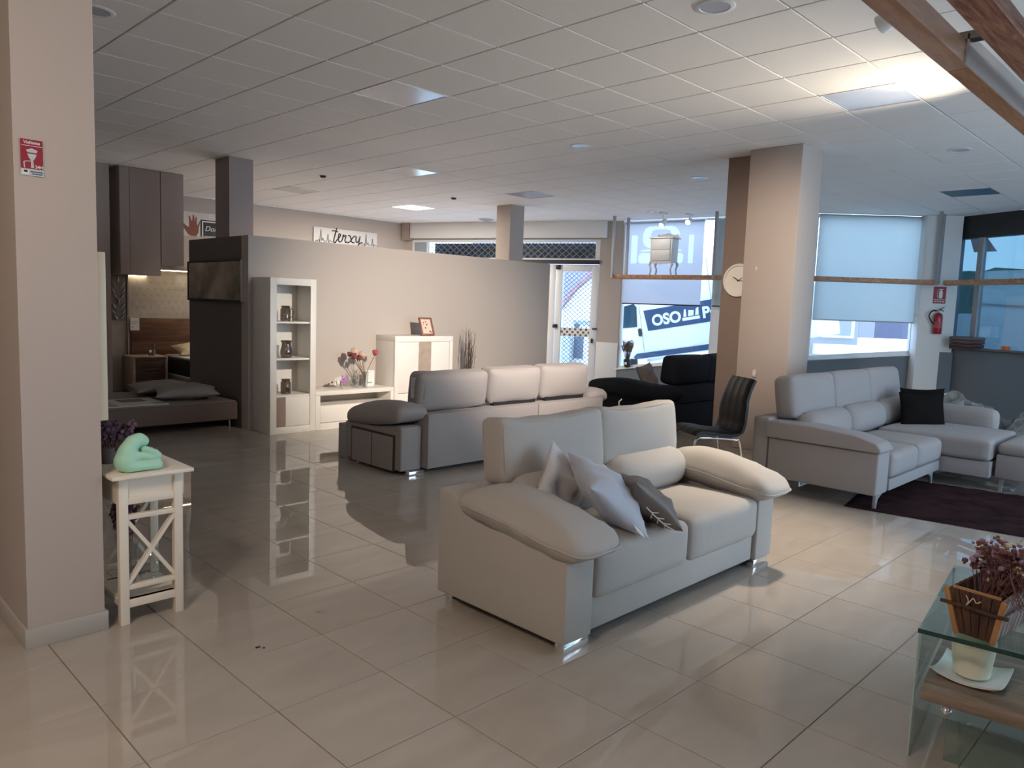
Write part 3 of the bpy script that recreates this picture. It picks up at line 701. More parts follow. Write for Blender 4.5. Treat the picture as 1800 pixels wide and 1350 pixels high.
for x0, x1 in ((2.56, 3.325), (3.335, 4.065)):
    xm = (x0 + x1) / 2
    cush('seat_cushion', M_sofa, s, (xm, 2.225, .31), (x1 - x0, .54, .235), .05, (.0, .010, .022), 12)
    cush('lumbar_cushion', M_sofa, s, (xm, 2.535, .53), (x1 - x0, .24, .24), .11, (.0, .03, .01), 12, rx(-8))
    c = cush('head_cushion', M_sofa, s, (xm, 2.60 + .015, .757), (x1 - x0 + .03, .165, .315), .038, (.012, .03, .004), 16, rx(-7),
             lambda q, u: q + Vector((0, .012 * abs(u[0]) ** 3, .016 * (abs(u[0]) ** 3) * (1 if u[2] > 0 else -.3) - .006 * (1 - u[0] ** 2) * (u[2] > 0) + .003 * math.sin(9 * u[0] + 3 * u[2]))))
for c_ in [o for o in s.children if o.name.startswith('head_cushion')]:
    k0 = 0 if not c_.name.endswith('.001') else 1
    x0, x1 = ((2.56, 3.325), (3.335, 4.065))[k0]; hx_, hz_ = (x1 - x0 + .03) / 2 - .012, .3150 / 2 - .012; loop = []
    for ang_ in range(49):
        a_ = 2 * math.pi * ang_ / 48; ca, sa = math.cos(a_), math.sin(a_); X = hx_ * math.copysign(abs(ca) ** .28, ca); Z = hz_ * math.copysign(abs(sa) ** .28, sa); u = (X / hx_, 0, Z / hz_)
        q = Vector((X, -.0825 + .006, Z)) + Vector((0, .012 * abs(u[0]) ** 3, .016 * (abs(u[0]) ** 3) * (1 if u[2] > 0 else -.3) - .006 * (1 - u[0] ** 2) * (u[2] > 0) + .003 * math.sin(9 * u[0] + 3 * u[2])))
        loop.append(Vector(((x0 + x1) / 2, 2.615, .757)) + rx(-7) @ q)
    MB().tube(loop, .0045, 6).build('piping', M_sofa, c_, smooth=True)
# arm pillows: long soft pads draped over the arms
def armfn(q, u):
    e_ = max(abs(u[0]), abs(u[1])) ** 5; q = Vector((q.x, q.y, q.z * (1 - .36 * e_))); return q + Vector((0, 0, -.035 * max(0, -u[1]) ** 2 + .010 * math.sin(3 * u[1]) + .004 * math.sin(17 * u[1] + 4 * u[0]) * (1 if abs(u[0]) > .5 else .4)))
for xm, nm in ((2.49, 'l'), (4.165, 'r')):
    p = cush('arm_pillow', M_sofa, s, (xm, 2.265, .518), (.335, .74, .14), .062, (.02, .03, .045), 14, rx(3), armfn)
    def ring(z, gx, gy):
        M = rx(3); out = []
        for k in range(41):
            a = 2 * math.pi * k / 40; ca, sa = math.cos(a), math.sin(a)
            e = .45; X = gx * math.copysign(abs(ca) ** e, ca); Y = gy * math.copysign(abs(sa) ** e, sa)
            q = Vector((X, Y, z)); uy = Y / .37; q = armfn(q, (X / .165, uy, 0)); out.append(Vector((xm, 2.265, .518)) + M @ q)
        return out
    MB().tube(ring(0, .188, .402), .005, 6).build('piping', M_sofa, p, smooth=True)
for x0, x1 in ((2.375, 2.545), (4.075, 4.245)):
    for y0 in (1.975, 2.70):
        MB().box(x0, x1, y0, y0 + .05, 0, .047).build('foot', M_chrome, s, bevel=.004, label='chrome foot block')
MB().box(2.42, 4.2, 2.03, 2.75, .02, .05).build('under_frame', M_black, s)
MB().tube([(3.62, 2.665, .905), (3.61, 2.66, .935), (3.63, 2.655, .95)], .004, 5).build('label_tab', M_white, s)
# throw cushions
def frame_axes(xd, yd):
    x = Vector(xd).normalized(); z = x.cross(Vector(yd)).normalized(); y = z.cross(x); return Matrix((x, y, z)).transposed()
M_satin = mat('silver_satin', (.56, .53, .53), .35, spec=.6, bump=.15, bscale=60)
M_blueg = mat('blue_lit_grey_velvet', (.42, .45, .53), .55, sheen=.4, bump=.15, bscale=120)  # blue of the window light is put into the grey velvet's colour
M_dgrey = mat('grey_jacquard', (.33, .30, .30), .6, sheen=.2)
M_brown = mat('dark_taupe_satin', (.16, .14, .125), .45)
def throw(name, c, sx_, sy_, th, xd, yd, mts, label, seed, split=None, wr=.008, group=None):
    t = thing(name, c, label, 'cushion', group=group)
    M = frame_axes(xd, yd)
    o = MB().pillow(c, sx_, sy_, th, M, 16, seed, wr, split).build('cover', mts, t, smooth=True); return t, M
throw('throw_cushion', (2.755, 2.36, .565), .38, .38, .12, (.45, .0, -.55), (.55, .25, .62), M_satin, 'crumpled silver satin cushion, furthest left of the three on the loveseat', 1, None, .016)
t, M = throw('throw_cushion', (2.85, 2.14, .605), .41, .41, .17, (.12 + .907, -.78 + .339, -.61 - .254), (.12 - .907, -.78 - .339, -.61 + .254), M_blueg, 'ice grey velvet cushion coloured with blue window light, the middle one on the loveseat', 2)
c0 = Vector((2.85, 2.14, .605))
mb = MB(); 
mb.hexa([c0 + M @ Vector(p) for p in ((.10, .19, -.002), (.15, .19, -.002), (.15, .25, -.002), (.10, .25, -.002), (.10, .19, .002), (.15, .19, .002), (.15, .25, .002), (.10, .25, .002))]); mb.build('care_label', M_white, t)
t, M = throw('throw_cushion', (3.085, 2.075, .54), .34, .34, .15, (.765, .279 - .90, -.58 - .43), (-.765, -.90 - .279, -.43 + .58), M_brown, 'dark taupe satin cushion with white leaf twigs, right of the three on the loveseat', 3)
c0 = Vector((3.085, 2.075, .54)); mb = MB()
def onp(u, v, sd=-1):
    t_ = max(0, (1 - abs(u) ** 2.4) * (1 - abs(v) ** 2.4)) ** .55
    return c0 + M @ Vector((u * (1 - .09 * (1 - v * v)) * .17, v * (1 - .09 * (1 - u * u)) * .17, sd * (t_ * .075 + .003)))
for sd in (1,):
    for a, b in (((-.2, .84), (.88, .86)), ((.0, .84), (.14, .96)), ((.25, .85), (.38, .96)), ((.5, .855), (.62, .97)), ((.08, .84), (.2, .68)), ((.32, .85), (.44, .70)), ((.56, .855), (.68, .72))):
        mb.tube([onp(a[0] + (b[0] - a[0]) * k / 6, a[1] + (b[1] - a[1]) * k / 6, sd) for k in range(7)], .003, 5)
mb.build('leaf_print', M_white, t)

# ------------------------------------------------------------------ grey three-seat sofa seen from behind
s = thing('three_seat_sofa', (5.2, 5.45, 0), 'mouse grey three seat sofa with its back towards the loveseat', 'sofa')
armp = [(5.08, .035), (5.93, .035), (5.93, .37), (5.85, .395), (5.5, .375), (5.3, .40), (5.12, .425), (5.08, .41)]
for x0, x1 in ((3.845, 4.07), (6.36, 6.58)):
    MB().prism(armp, 0, x0, x1).build('armrest', M_sofa2, s, bevel=.015, seg=3)
MB().box(4.075, 5.468, 5.0, 5.2, .045, .525).build('back_panel', M_sofa2, s, bevel=.012)
MB().box(5.476, 6.50, 5.0, 5.2, .045, .525).build('back_panel', M_sofa2, s, bevel=.012)
MB().box(4.08, 6.34, 5.2, 5.9, .05, .25).build('base', M_sofa2, s, bevel=.01)
for x0, x1 in ((4.08, 4.82), (4.83, 5.58), (5.59, 6.34)): cush('seat_cushion', M_sofa2, s, ((x0 + x1) / 2, 5.58, .34), (x1 - x0, .66, .18), .05)
for x0, x1, z in ((4.06, 4.87, .70), (4.90, 5.60, .712), (5.63, 6.36, .718)):
    cush('head_cushion', M_sofa2, s, ((x0 + x1) / 2, 5.20, z), (x1 - x0, .20, .335), .055, (.015, .035, .006), 14, rx(6),
         lambda q, u: q + Vector((0, 0, .012 * abs(u[0]) ** 4 * (1 if u[2] > 0 else 0) + .004 * math.sin(12 * u[1] + 5 * u[0]))))
    if x0 > 4.5: MB().box(x0 + .06, x1 - .06, 5.12, 5.17, .52, .60).build('gap_shade_strip', M_black, s)  # black strip stands in for the shade in the gap under the cushion
for xm in (3.96, 6.50):
    cush('arm_pillow', M_sofa2, s, (xm, 5.46, .50), (.34, .80, .13), .06, (.02, .03, .045), 14, rx(-7), lambda q, u: q + Vector((0, 0, .006 * math.sin(15 * u[1] + 3 * u[0]) * abs(u[0]) - .03 * u[0] ** 2)))
mb = MB().box(3.838, 3.846, 5.18, 5.5, .03, .325).box(3.838, 3.846, 5.51, 5.80, .03, .325)
MB().box(3.8385, 3.847, 5.16, 5.82, .02, .34).build('seam_shade_sheet', mat('seam_shadow', (.05, .045, .045), .9), s)  # dark sheet behind the poufs paints the shade in their seams
for y0, y1 in ((5.185, 5.485), (5.50, 5.80)): MB().box(3.83, 3.846, y0, y1, .03, .322).build('storage_pouf', M_sofa2, s, bevel=.006)
MB().box(3.88, 4.2, 5.94, 6.1, .0, .325).build('footrest_panel', mat('pale_slate_fabric', (.30, .31, .33), .9), s, bevel=.008)
for x0, x1 in ((3.90, 4.06), (6.40, 6.54)):
    for y0 in (5.03, 5.82): MB().box(x0, x1, y0, y0 + .06, 0, .036).build('foot', M_chrome, s, bevel=.004, label='chrome foot block')
mb = MB().add([(4.045, 5.12, .83), (4.05, 5.06, .83), (4.05, 5.06, .66), (4.045, 5.12, .65)], [(0, 1, 2, 3)])
MB().hexa([(4.03, 5.20, .65), (4.10, 5.085, .65), (4.103, 5.088, .65), (4.033, 5.203, .65), (4.03, 5.20, .83), (4.10, 5.085, .83), (4.103, 5.088, .83), (4.033, 5.203, .83)]).build('price_card', mat('grey_card', (.33, .33, .35), .6), s)

# ------------------------------------------------------------------ silver-grey corner sofa with chaise and pouf
s = thing('corner_sofa', (7.2, 2.3, 0), 'silver grey corner sofa with chaise behind the plum rug', 'sofa')
MB().box(5.99, 6.24, 1.965, 2.85, .125, .455).build('armrest', M_sofa3, s, bevel=.015, seg=3)
MB().prism([(1.945, .462), (2.87, .462), (2.87, .60), (2.5, .60), (2.15, .575), (1.985, .535), (1.945, .49)], 0, 5.965, 6.24).build('arm_pad', M_sofa3, s, bevel=.022, seg=3)
MB().box(6.245, 8.6, 2.0, 2.85, .13, .24).build('base', M_sofa3, s, bevel=.01)
MB().box(6.0, 8.72, 2.86, 3.0, .14, .62).build('back_frame', M_sofa3, s, bevel=.02)
MB().box(6.25, 7.55, 1.955, 2.0, .135, .225).build('front_rail', M_sofa3, s, bevel=.008)
for x0, x1 in ((6.25, 6.89), (6.895, 7.545)): cush('seat_cushion', M_sofa3, s, ((x0 + x1) / 2, 2.24, .33), (x1 - x0, .60, .20), .05, (0, .012, .02), 12)
for x0, x1 in ((6.12, 6.98), (6.985, 7.85), (7.855, 8.72)):
    cush('lumbar_cushion', M_sofa3, s, ((x0 + x1) / 2 + .06, 2.66, .53), (x1 - x0, .24, .28), .11, (0, .03, .01), 10, rx(-8))
    cush('head_cushion', M_sofa3, s, ((x0 + x1) / 2, 2.80, .79), (x1 - x0, .19, .36), .055, (.012, .04, .008), 12, rx(-9))
cush('chaise_cushion', M_sofa3, s, (8.06, 2.045, .36), (1.0, .95, .19), .04, (0, .008, .012), 12)
MB().box(7.59, 8.56, 1.57, 2.5, .12, .262).build('chaise_base', M_sofa3, s, bevel=.008)
cush('chaise_armrest', M_sofa3, s, (8.72, 2.25, .50), (.22, .95, .24), .07, (.01, .01, .01), 10)
MB().box(8.6, 8.82, 1.8, 2.85, .12, .40).build('chaise_side', M_sofa3, s, bevel=.01)
def blade(mb, x, y, dx, h=.125):
    mb.prism([(x, 0), (x + .018 * dx, 0), (x + .05 * dx, h * .65), (x + .16 * dx, h), (x, h)], 1, y - .012, y + .012)
for x, y, d in ((6.07, 2.0, 1), (7.50, 2.0, -1), (6.07, 2.8, 1), (8.4, 2.8, -1)):
    mb = MB(); blade(mb, x, y, d); mb.build('leg', M_grey_metal, s, bevel=.003, label='slim metal blade leg')
pf = thing('pouf', (8.1, 1.38, 0), 'silver grey pouf standing at the end of the chaise', 'pouf')
MB().box(7.66, 8.56, 1.22, 1.545, .12, .335).build('body', M_sofa3, pf, bevel=.015)
cush('cushion_top', M_sofa3, pf, (8.11, 1.375, .385), (.93, .33, .11), .045, (.0, .0, .015), 10)
for x, d in ((7.70, 1), (8.52, -1)):
    for y in (1.26, 1.5):
        mb = MB(); blade(mb, x, y, d, .12); mb.build('leg', M_grey_metal, pf, label='slim metal blade leg')
M_vel = mat('black_velvet', (.006, .005, .0045), .8, spec=.1)
throw('throw_cushion', (8.13, 2.30, .585), .50, .38, .13, (.82, -.62, 0), (.12, .15, 1), M_vel, 'black velvet cushion in front of the pair on the corner sofa', 11, None, .006)
throw('throw_cushion', (8.34, 2.36, .60), .50, .40, .12, (.82, -.62, 0), (.05, .12, 1), M_vel, 'black cushion half hidden behind the other on the corner sofa', 12, None, .006)
# rug
rug = thing('rug', (6.0, 2.2, 0), 'dark plum shaggy rug before the corner sofa', 'rug')
mrug = mat('plum_pile', (.030, .013, .015), .95, spec=.1, vary=.5, vscale=5, bump=1., bscale=260)
ru, rv = Vector((.150, -.989, 0)), Vector((.989, .150, 0)); nu, nv = 60, 40; vs = []; fs = []
for i in range(nu + 1):
    for j in range(nv + 1):
        e = min(i, nu - i, j, nv - j); q = Vector((6.0, 2.2, 0)) + ru * (2.5 * i / nu) + rv * (1.5 * j / nv)
        q.z = .003 if e == 0 else .014 + random.uniform(-.004, .004); vs.append(q)
for i in range(nu):
    for j in range(nv): a = i * (nv + 1) + j; fs.append((a, a + 1, a + nv + 2, a + nv + 1))
MB().add(vs, fs).build('pile', mrug, rug)

# ------------------------------------------------------------------ black sofa by the window
s = thing('black_sofa', (8.6, 5.4, 0), 'black upholstered sofa by the van window behind the column', 'sofa')
MB().prism([(4.95, .03), (6.0, .03), (6.0, .42), (5.6, .44), (5.2, .43), (4.95, .40)], 0, 7.68, 7.90).build('armrest', M_navy, s, bevel=.015)
MB().prism([(4.95, .03), (6.0, .03), (6.0, .42), (5.6, .44), (5.2, .43), (4.95, .40)], 0, 9.60, 9.82).build('armrest', M_navy, s, bevel=.015)
for x0, x1 in ((7.90, 8.74), (8.75, 9.60)):
    MB().box(x0, x1 - .004, 4.93, 5.1, .035, .36).build('back_panel', M_navy, s, bevel=.01)
    MB().box(x0, x1 - .004, 4.92, 5.1, .365, .575).build('back_panel', M_navy, s, bevel=.015)
    cush('head_cushion', M_navy, s, ((x0 + x1) / 2 - .02, 5.10, .76), (x1 - x0 - .01, .23, .35), .06, (.015, .04, .01), 12, rx(6))
    cush('seat_cushion', M_navy, s, ((x0 + x1) / 2, 5.55, .36), (x1 - x0, .75, .18), .05)
MB().box(7.9, 9.6, 5.1, 5.95, .04, .27).build('base', M_navy, s)
for xm in (7.80, 9.72):
    cush('arm_pillow', M_navy, s, (xm, 5.52, .49), (.40, 1.22, .17), .08, (.02, .03, .035), 12, rx(1), lambda q, u: q + Vector((0, 0, .012 * math.sin(4.5 * u[1]))))
for x0, x1 in ((7.70, 7.86), (9.64, 9.8)): MB().box(x0, x1, 4.97, 5.03, 0, .031).build('foot', M_chrome, s)
throw('throw_cushion', (8.25, 5.62, .60), .42, .40, .14, (1, .2, .1), (0, .5, 1), mat('brown_grey_linen', (.24, .20, .19), .8), 'brown grey cushion lying on the black sofa', 14)

# ------------------------------------------------------------------ black chair beside the column
ch = thing('dining_chair', (5.80, 3.30, 0), 'black tufted chair with chrome legs beside the big column', 'chair', rz=R(149))
# local: +x faces the front, y across, seat 0.46 high
prof = [(.225, .455), (.21, .478), (.13, .482), (.0, .462), (-.12, .452), (-.185, .475), (-.215, .56), (-.225, .70), (-.255, .83), (-.30, .925)]
prof = [(p.x, p.z) for p in spline([(a, 0, b) for a, b in prof], 4)]
def shell(name, P, th):
    n = len(P); W = 12; vs = []; fs = []
    for side in (0, 1):
        for i, (x, z) in enumerate(P):
            a = Vector((*P[max(0, i - 1)], 0)); b = Vector((*P[min(n - 1, i + 1)], 0)); d = (b - a).normalized(); nx, nz = -d.y, d.x
            for j in range(W + 1):
                y = -.215 + .43 * j / W; tuft = .007 * abs(math.sin(math.pi * (j / W) * 4)) * 1 + .004 * abs(math.sin(i * .8))
                e = .012 * (abs(2 * j / W - 1) ** 6); of = (th / 2 + tuft - e) if side == 0 else -(th / 2 - e)
                wv = 1 - .10 * (i / n) * (1 if i > n * .5 else 0) 
                vs.append((x - nx * of * 1, y * wv, z - nz * of * 1))
    k = n * (W + 1)
    for i in range(n - 1):
        for j in range(W):
            a = i * (W + 1) + j; fs += [(a, a + 1, a + W + 2, a + W + 1), (k + a, k + a + W + 1, k + a + W + 2, k + a + 1)]
    for i in range(n - 1):
        for j in (0, W): a = i * (W + 1) + j; fs.append((a, a + W + 1, k + a + W + 1, k + a))
    for i in (0, n - 1):
        for j in range(W): a = i * (W + 1) + j; fs.append((a, a + 1, k + a + 1, k + a))
    return MB().add(vs, fs).build(name, mat('black_leatherette', (.007, .007, .007), .5, spec=.3), ch, smooth=True, world_=False)
half = len(prof) // 2 + 1
shell('seat', prof[:half + 2], .045); shell('backrest', prof[half + 1:], .045)
for sg in (-1, 1):
    y = .19 * sg
    MB().tube(spline([(.27, y * 1.08, 0), (.235, y, .36), (.205, y, .43), (.14, y, .437), (.0, y, .43), (-.14, y, .415), (-.19, y, .38), (-.25, y * 1.08, 0)], 6), .011, 8).build('leg_frame', M_chrome, ch, smooth=True, world_=False, label='bent chrome tube legs')

# ------------------------------------------------------------------ glass coffee table
gt = thing('coffee_table', (2.711, .717, 0), 'green tinted bent glass coffee table with wooden shelf at lower right', 'table', rz=R(-82.5))
# local: x runs along the near edge (to the right, away from the window side), y along the short side away from us
def GB(name, mt, x0, x1, y0, y1, z0, z1, bevel=0., parent=gt, label=None):
    return MB().box(x0, x1, y0, y1, z0, z1).build(name, mt, parent, bevel=bevel, world_=False, label=label)
GB('glass_top', M_gtable, 0, 1.15, 0, .85, .438, .45)
mbe = MB().box(-.001, 1.151, -.0025, 0, .436, .451)
mbe.build('glass_edge', M_gedge, gt, world_=False, label='dark green polished edge')
GB('glass_side', M_gtable, 0, .010, 0.0, .85, 0, .438); GB('glass_side', M_gtable, 1.14, 1.15, 0, .85, 0, .438)
M_pge = mat('pale_glass_edge', (.42, .55, .55), .15)
for y_ in (-.0015, .85): MB().box(.0, .004, y_, y_ + .0015, 0, .436).build('glass_edge', M_pge, gt, world_=False)
M_shelf = wood('washed_oak', (.36, .28, .22), (.20, .145, .11), 2.0, 0, .5)
GB('shelf', M_shelf, .02, 1.13, .02, .80, .20, .245, .003)
for x, y in ((.10, .03), (.42, .03), (.75, .03), (1.05, .03), (.10, .78), (1.05, .78)):
    MB().ball((x, y - .012, .188), .017, 10).build('shelf_stud', M_chrome, gt, smooth=True, world_=False)
GB('glass_support', M_gtable, .10, 1.05, .05, .062, 0, .195)
WT = WM[gt.name]
cp = thing('plant_pot', (2.937, .60, .245), 'cream tapered pot on a square white saucer under the glass top', 'pot')
po = Vector((2.937, .60, .245))
prof = [(.045, .012), (.056, .02), (.066, .10), (.068, .145), (.062, .145), (.058, .10), (.0, .09)]
MB().lathe(prof, po, 28).build('bowl', mat('cream_ceramic', (.80, .78, .62), .35), cp, smooth=True)
vs = []; fs = []; n = 14
for sd in (0, 1):
    for i in range(n + 1):
        for j in range(n + 1):
            u, v = -1 + 2 * i / n, -1 + 2 * j / n; z = .006 + .034 * (max(abs(u), abs(v)) ** 2.5) * (.35 + .65 * (u * v) ** 2) - (.006 if sd else 0)
            vs.append(po + Vector((u * .105, v * .105, z)))
k = (n + 1) ** 2
for i in range(n):
    for j in range(n):
        a = i * (n + 1) + j; fs += [(a, a + n + 1, a + n + 2, a + 1), (k + a, k + a + 1, k + a + n + 2, k + a + n + 1)]
for i in range(n):
    for a, b in ((i, i + 1), (n * (n + 1) + i, n * (n + 1) + i + 1), (i * (n + 1), (i + 1) * (n + 1)), (i * (n + 1) + n, (i + 1) * (n + 1) + n)): fs.append((a, b, k + b, k + a))
MB().add(vs, fs).build('saucer', mat('white_china', (.80, .81, .80), .3), cp, smooth=True)
# bark planter
bp = thing('bark_planter', (2.7555, .6375, .4515), 'wooden bark planter with dried flowers on the glass table', 'planter', rz=R(-97))
wb_ = wood('bark_dark', (.15, .072, .045), (.055, .028, .02), 2.5, 2, .8); wl_ = wood('cut_pine', (.55, .30, .13), (.42, .21, .08), 2, 2, .6); wg_ = wood('grey_bark', (.42, .34, .30), (.16, .10, .08), 3, 2, .9)
# local x along the near face, y depth
LX, LY, HZ = .14, .33, .155; fl_ = .03
def pb(x, y, z):   # flared box corner
    k = z / HZ; return Vector((x * (1 - .0) + (x / abs(x) if x else 0) * 0, y, z))
def plank(name, mt, a0, a1, b0, b1, th, n_):   # bottom edge a0-a1, top edge b0-b1, thickness along n_
    a0, a1, b0, b1, n_ = map(Vector, (a0, a1, b0, b1, n_))
    MB().hexa([a0, a1, a1 + n_ * th, a0 + n_ * th, b0, b1, b1 + n_ * th, b0 + n_ * th]).build(name, mt, bp, world_=False, bevel=.003)
def lerp(a, b, t): return tuple(Vector(a).lerp(Vector(b), t))
c_b = [(.02, .02, 0), (LX - .02, .02, 0), (LX - .02, LY - .02, 0), (.02, LY - .02, 0)]; c_t = [(-.012, -.012, HZ), (LX + .012, -.012, HZ), (LX + .012, LY + .012, HZ), (-.012, LY + .012, HZ)]
for i, cnt, mt_ in ((0, 5, wb_), (1, 9, wg_), (2, 5, wb_), (3, 9, wb_)):
    A0, A1, B0, B1 = c_b[i], c_b[(i + 1) % 4], c_t[i], c_t[(i + 1) % 4]; nn = [(0, 1, 0), (-1, 0, 0), (0, -1, 0), (1, 0, 0)][i]
    for j in range(cnt):
        plank('bark_slat', mt_, lerp(A0, A1, j / cnt + .004), lerp(A0, A1, (j + 1) / cnt - .004), lerp(B0, B1, j / cnt + .004), lerp(B0, B1, (j + 1) / cnt - .004), .009 + .004 * ((j * 7) % 3) / 2, nn)
for i in range(4):
    a, b = Vector(c_b[i]), Vector(c_t[i]); d = Vector(((-1 if i in (0, 3) else 1) * .003, (-1 if i < 2 else 1) * .004, 0))
    MB().bar(a + d, b + d, .017, .012, (0, 1, 0)).build('corner_batten', wl_, bp, world_=False, bevel=.002)
for y in (-.012, LY + .012): MB().tube([(-.03, y, .105), (.05, y - .004, .108), (.12, y, .103), (LX + .03, y - .003, .106)], .0065, 6).build('twig_rail', wb_, bp, world_=False)
for x in (-.013, LX + .013): MB().tube([(x, -.02, .107), (x, .2, .104), (x, LY + .02, .107)], .004, 6).build('twig_rail', wb_, bp, world_=False)
MB().box(.02, LX - .02, .02, LY - .02, .004, .05).build('filling', mat('dry_moss', (.07, .045, .03), .95), bp, world_=False)
MB().box(.0, LX, -.004, .006, HZ, HZ + .007).build('rim_lath', wl_, bp, world_=False)
fl = thing('dried_flowers', tuple(WM[bp.name] @ Vector((.1, .2, .06))), 'bundle of dried mauve and cream flowers lying in the bark planter', 'dried flowers')
rnd = random.Random(4); st = MB(); hd = MB(); M_st = mat('dried_stem', (.15, .065, .06), .8)
WB = WM[bp.name]
for i in range(150):
    a = Vector((rnd.uniform(.10, LX + .05), rnd.uniform(-.02, .12), rnd.uniform(.10, .13))); tip = Vector((rnd.uniform(-.01, .18), rnd.uniform(.14, .34), rnd.uniform(.17, .27)))
    if i % 3: a = Vector((rnd.uniform(.05, .12), rnd.uniform(.02, .09), .09))
    else: a = Vector((rnd.uniform(.16, .34), rnd.uniform(-.03, .1), rnd.uniform(.13, .16)))
    mid = (a + tip) / 2 + Vector((rnd.uniform(-.02, .02), rnd.uniform(-.02, .02), .015))
    st.tube([WB @ a, WB @ mid, WB @ tip], .0014, 4)
    for k in range(rnd.randint(2, 6)):
        q = tip + Vector((rnd.gauss(0, .014), rnd.gauss(0, .014), rnd.gauss(0, .012)))
        hd.ball(WB @ q, rnd.uniform(.005, .012), 6, rnd.choice([0, 0, 0, 0, 1, 1, 2]), (1, 1, .8))
st.build('stems', M_st, fl); hd.build('flower_heads', [mat('dried_maroon', (.20, .075, .075), .8), mat('dried_mauve', (.36, .25, .36), .8), mat('dried_cream', (.68, .55, .36), .8)], fl, smooth=True)
MB().tube([WB @ Vector(p) for p in spline([(.045, -.016, .145), (.055, -.02, .13), (.05, -.022, .115), (.06, -.02, .13), (.068, -.018, .142), (.078, -.02, .13), (.09, -.018, .138)], 4)], .002, 5).build('raffia_bow', mat('raffia', (.6, .5, .42), .8), fl)
dn = thing('seed_head', tuple(WT @ Vector((.36, .13, .451))), 'white papery seed head lying on the glass beside the planter', 'dried flower')
mb = MB(); q0 = WT @ Vector((.36, .13, .46))
for i in range(16):
    a = i * 2.4; d = Vector((math.cos(a), math.sin(a), .35 + .4 * (i % 3) / 2)); mb.ball(q0 + d * .02, .011, 6, 0, (1, 1, .45))
mb.build('petals', mat('paper_white', (.6, .58, .58), .8), dn, smooth=True)

# ------------------------------------------------------------------ cream side table by the pillar, with its ornaments
t = thing('side_table', (1.235, 3.62, 0), 'cream side table with crossed side braces beside the left pillar', 'side table')
x0, x1, y0, y1 = 1.10, 1.375, 3.46, 3.80
for x in (x0, x1 - .038):
    for y in (y0, y1 - .038): MB().box(x, x + .038, y, y + .038, 0, .668).build('leg', M_cream, t, bevel=.002)
MB().box(1.062, 1.412, 3.42, 3.84, .668, .685).build('table_top', M_cream, t, bevel=.003)
for y in (y0, y1 - .03):
    yy = y + .004
    MB().box(x0 + .038, x1 - .038, yy + .008, yy + .022, .55, .668).build('apron_panel', M_cream, t)
    MB().box(x0 + .038, x1 - .038, yy, yy + .03, .545, .578).box(x0 + .038, x1 - .038, yy, yy + .03, .652, .668).build('apron_rail', M_cream, t, bevel=.002)
    for z in (.477, .157): MB().box(x0 + .036, x1 - .036, yy, yy + .026, z, z + .022).build('rail', M_cream, t, bevel=.0015)
    a, b = x0 + .036, x1 - .036
    MB().bar((a, yy + .012, .185), (b, yy + .012, .472), .016, .026, (0, 1, 0)).build('cross_brace', M_cream, t)
    MB().bar((a, yy + .016, .472), (b, yy + .016, .185), .016, .026, (0, 1, 0)).build('cross_brace', M_cream, t)
    MB().box(x0 + .036, x1 - .036, yy, yy + .03, .075, .112).build('rail', M_cream, t, bevel=.0015)
MB().box(x0 + .002, x0 + .03, y0 + .038, y1 - .038, .545, .668).build('apron_panel', M_cream, t)
MB().box(x0 + .004, x0 + .03, y0 + .036, y1 - .036, .08, .108).build('rail', M_cream, t)
MB().box(x1 - .03, x1 - .004, y0 + .036, y1 - .036, .08, .108).build('rail', M_cream, t)
MB().box(x0 + .01, x1 - .01, y0 + .01, y1 - .01, .098, .112).build('shelf', M_cream, t)
d_ = MB().box(x1 - .2, x1 + .022, y0 + .045, y1 - .045, .552, .558).box(x1 + .004, x1 + .022, y0 + .042, y1 - .042, .548, .66).build('drawer', M_cream, t, bevel=.002)
MB().ball((x1 + .034, 3.63, .605), .012, 10).build('knob', M_chrome, d_, smooth=True)
# mint sculpture of a curled up figure
sp = thing('sculpture', (1.19, 3.50, .685), 'mint green curled up ornament on the cream side table', 'ornament')
M_mint = mat('mint_ceramic', (.42, .74, .56), .5)
me = bpy.data.metaballs.new('body'); me.resolution = .008; me.render_resolution = .006; me.threshold = .35
def mball(c, r, k=(1, 1, 1), rot=None):
    e = me.elements.new(type='ELLIPSOID'); e.co = c; e.radius = r; e.size_x, e.size_y, e.size_z = k
    if rot: e.rotation = rot.to_quaternion()
for c, r_ in (((-.045, .0, .05), .075), ((-.035, .0, .095), .060), ((-.015, .0, .130), .050), ((.012, .0, .142), .043), ((.03, 0, .132), .034)): mball(c, r_)
for sy_ in (-.026, .026):
    for k in range(7): mball((-.04 + .122 * k / 6, sy_, .026), .032)
    for k in range(7): mball((-.01 + .092 * k / 6, sy_ * .9, .066 + .004 * math.sin(k)), .027)
    for k in range(4): mball((.025 + .045 * k / 3, sy_ * 1.1, .10 - .018 * k / 3), .021)
mb_o = bpy.data.objects.new('tmp_meta', me); col.objects.link(mb_o)
dg = bpy.context.evaluated_depsgraph_get(); dg.update(); mm = bpy.data.meshes.new_from_object(mb_o.evaluated_get(dg)); col.objects.unlink(mb_o); bpy.data.objects.remove(mb_o)
mm.name = 'body'; mm.materials.clear(); mm.materials.append(M_mint)
mm.polygons.foreach_set('use_smooth', [True] * len(mm.polygons)); ob = bpy.data.objects.new('body', mm); link(ob, sp)
zmin = min((v.co.z for v in mm.vertices), default=0)
for v in mm.vertices: v.co.z -= zmin
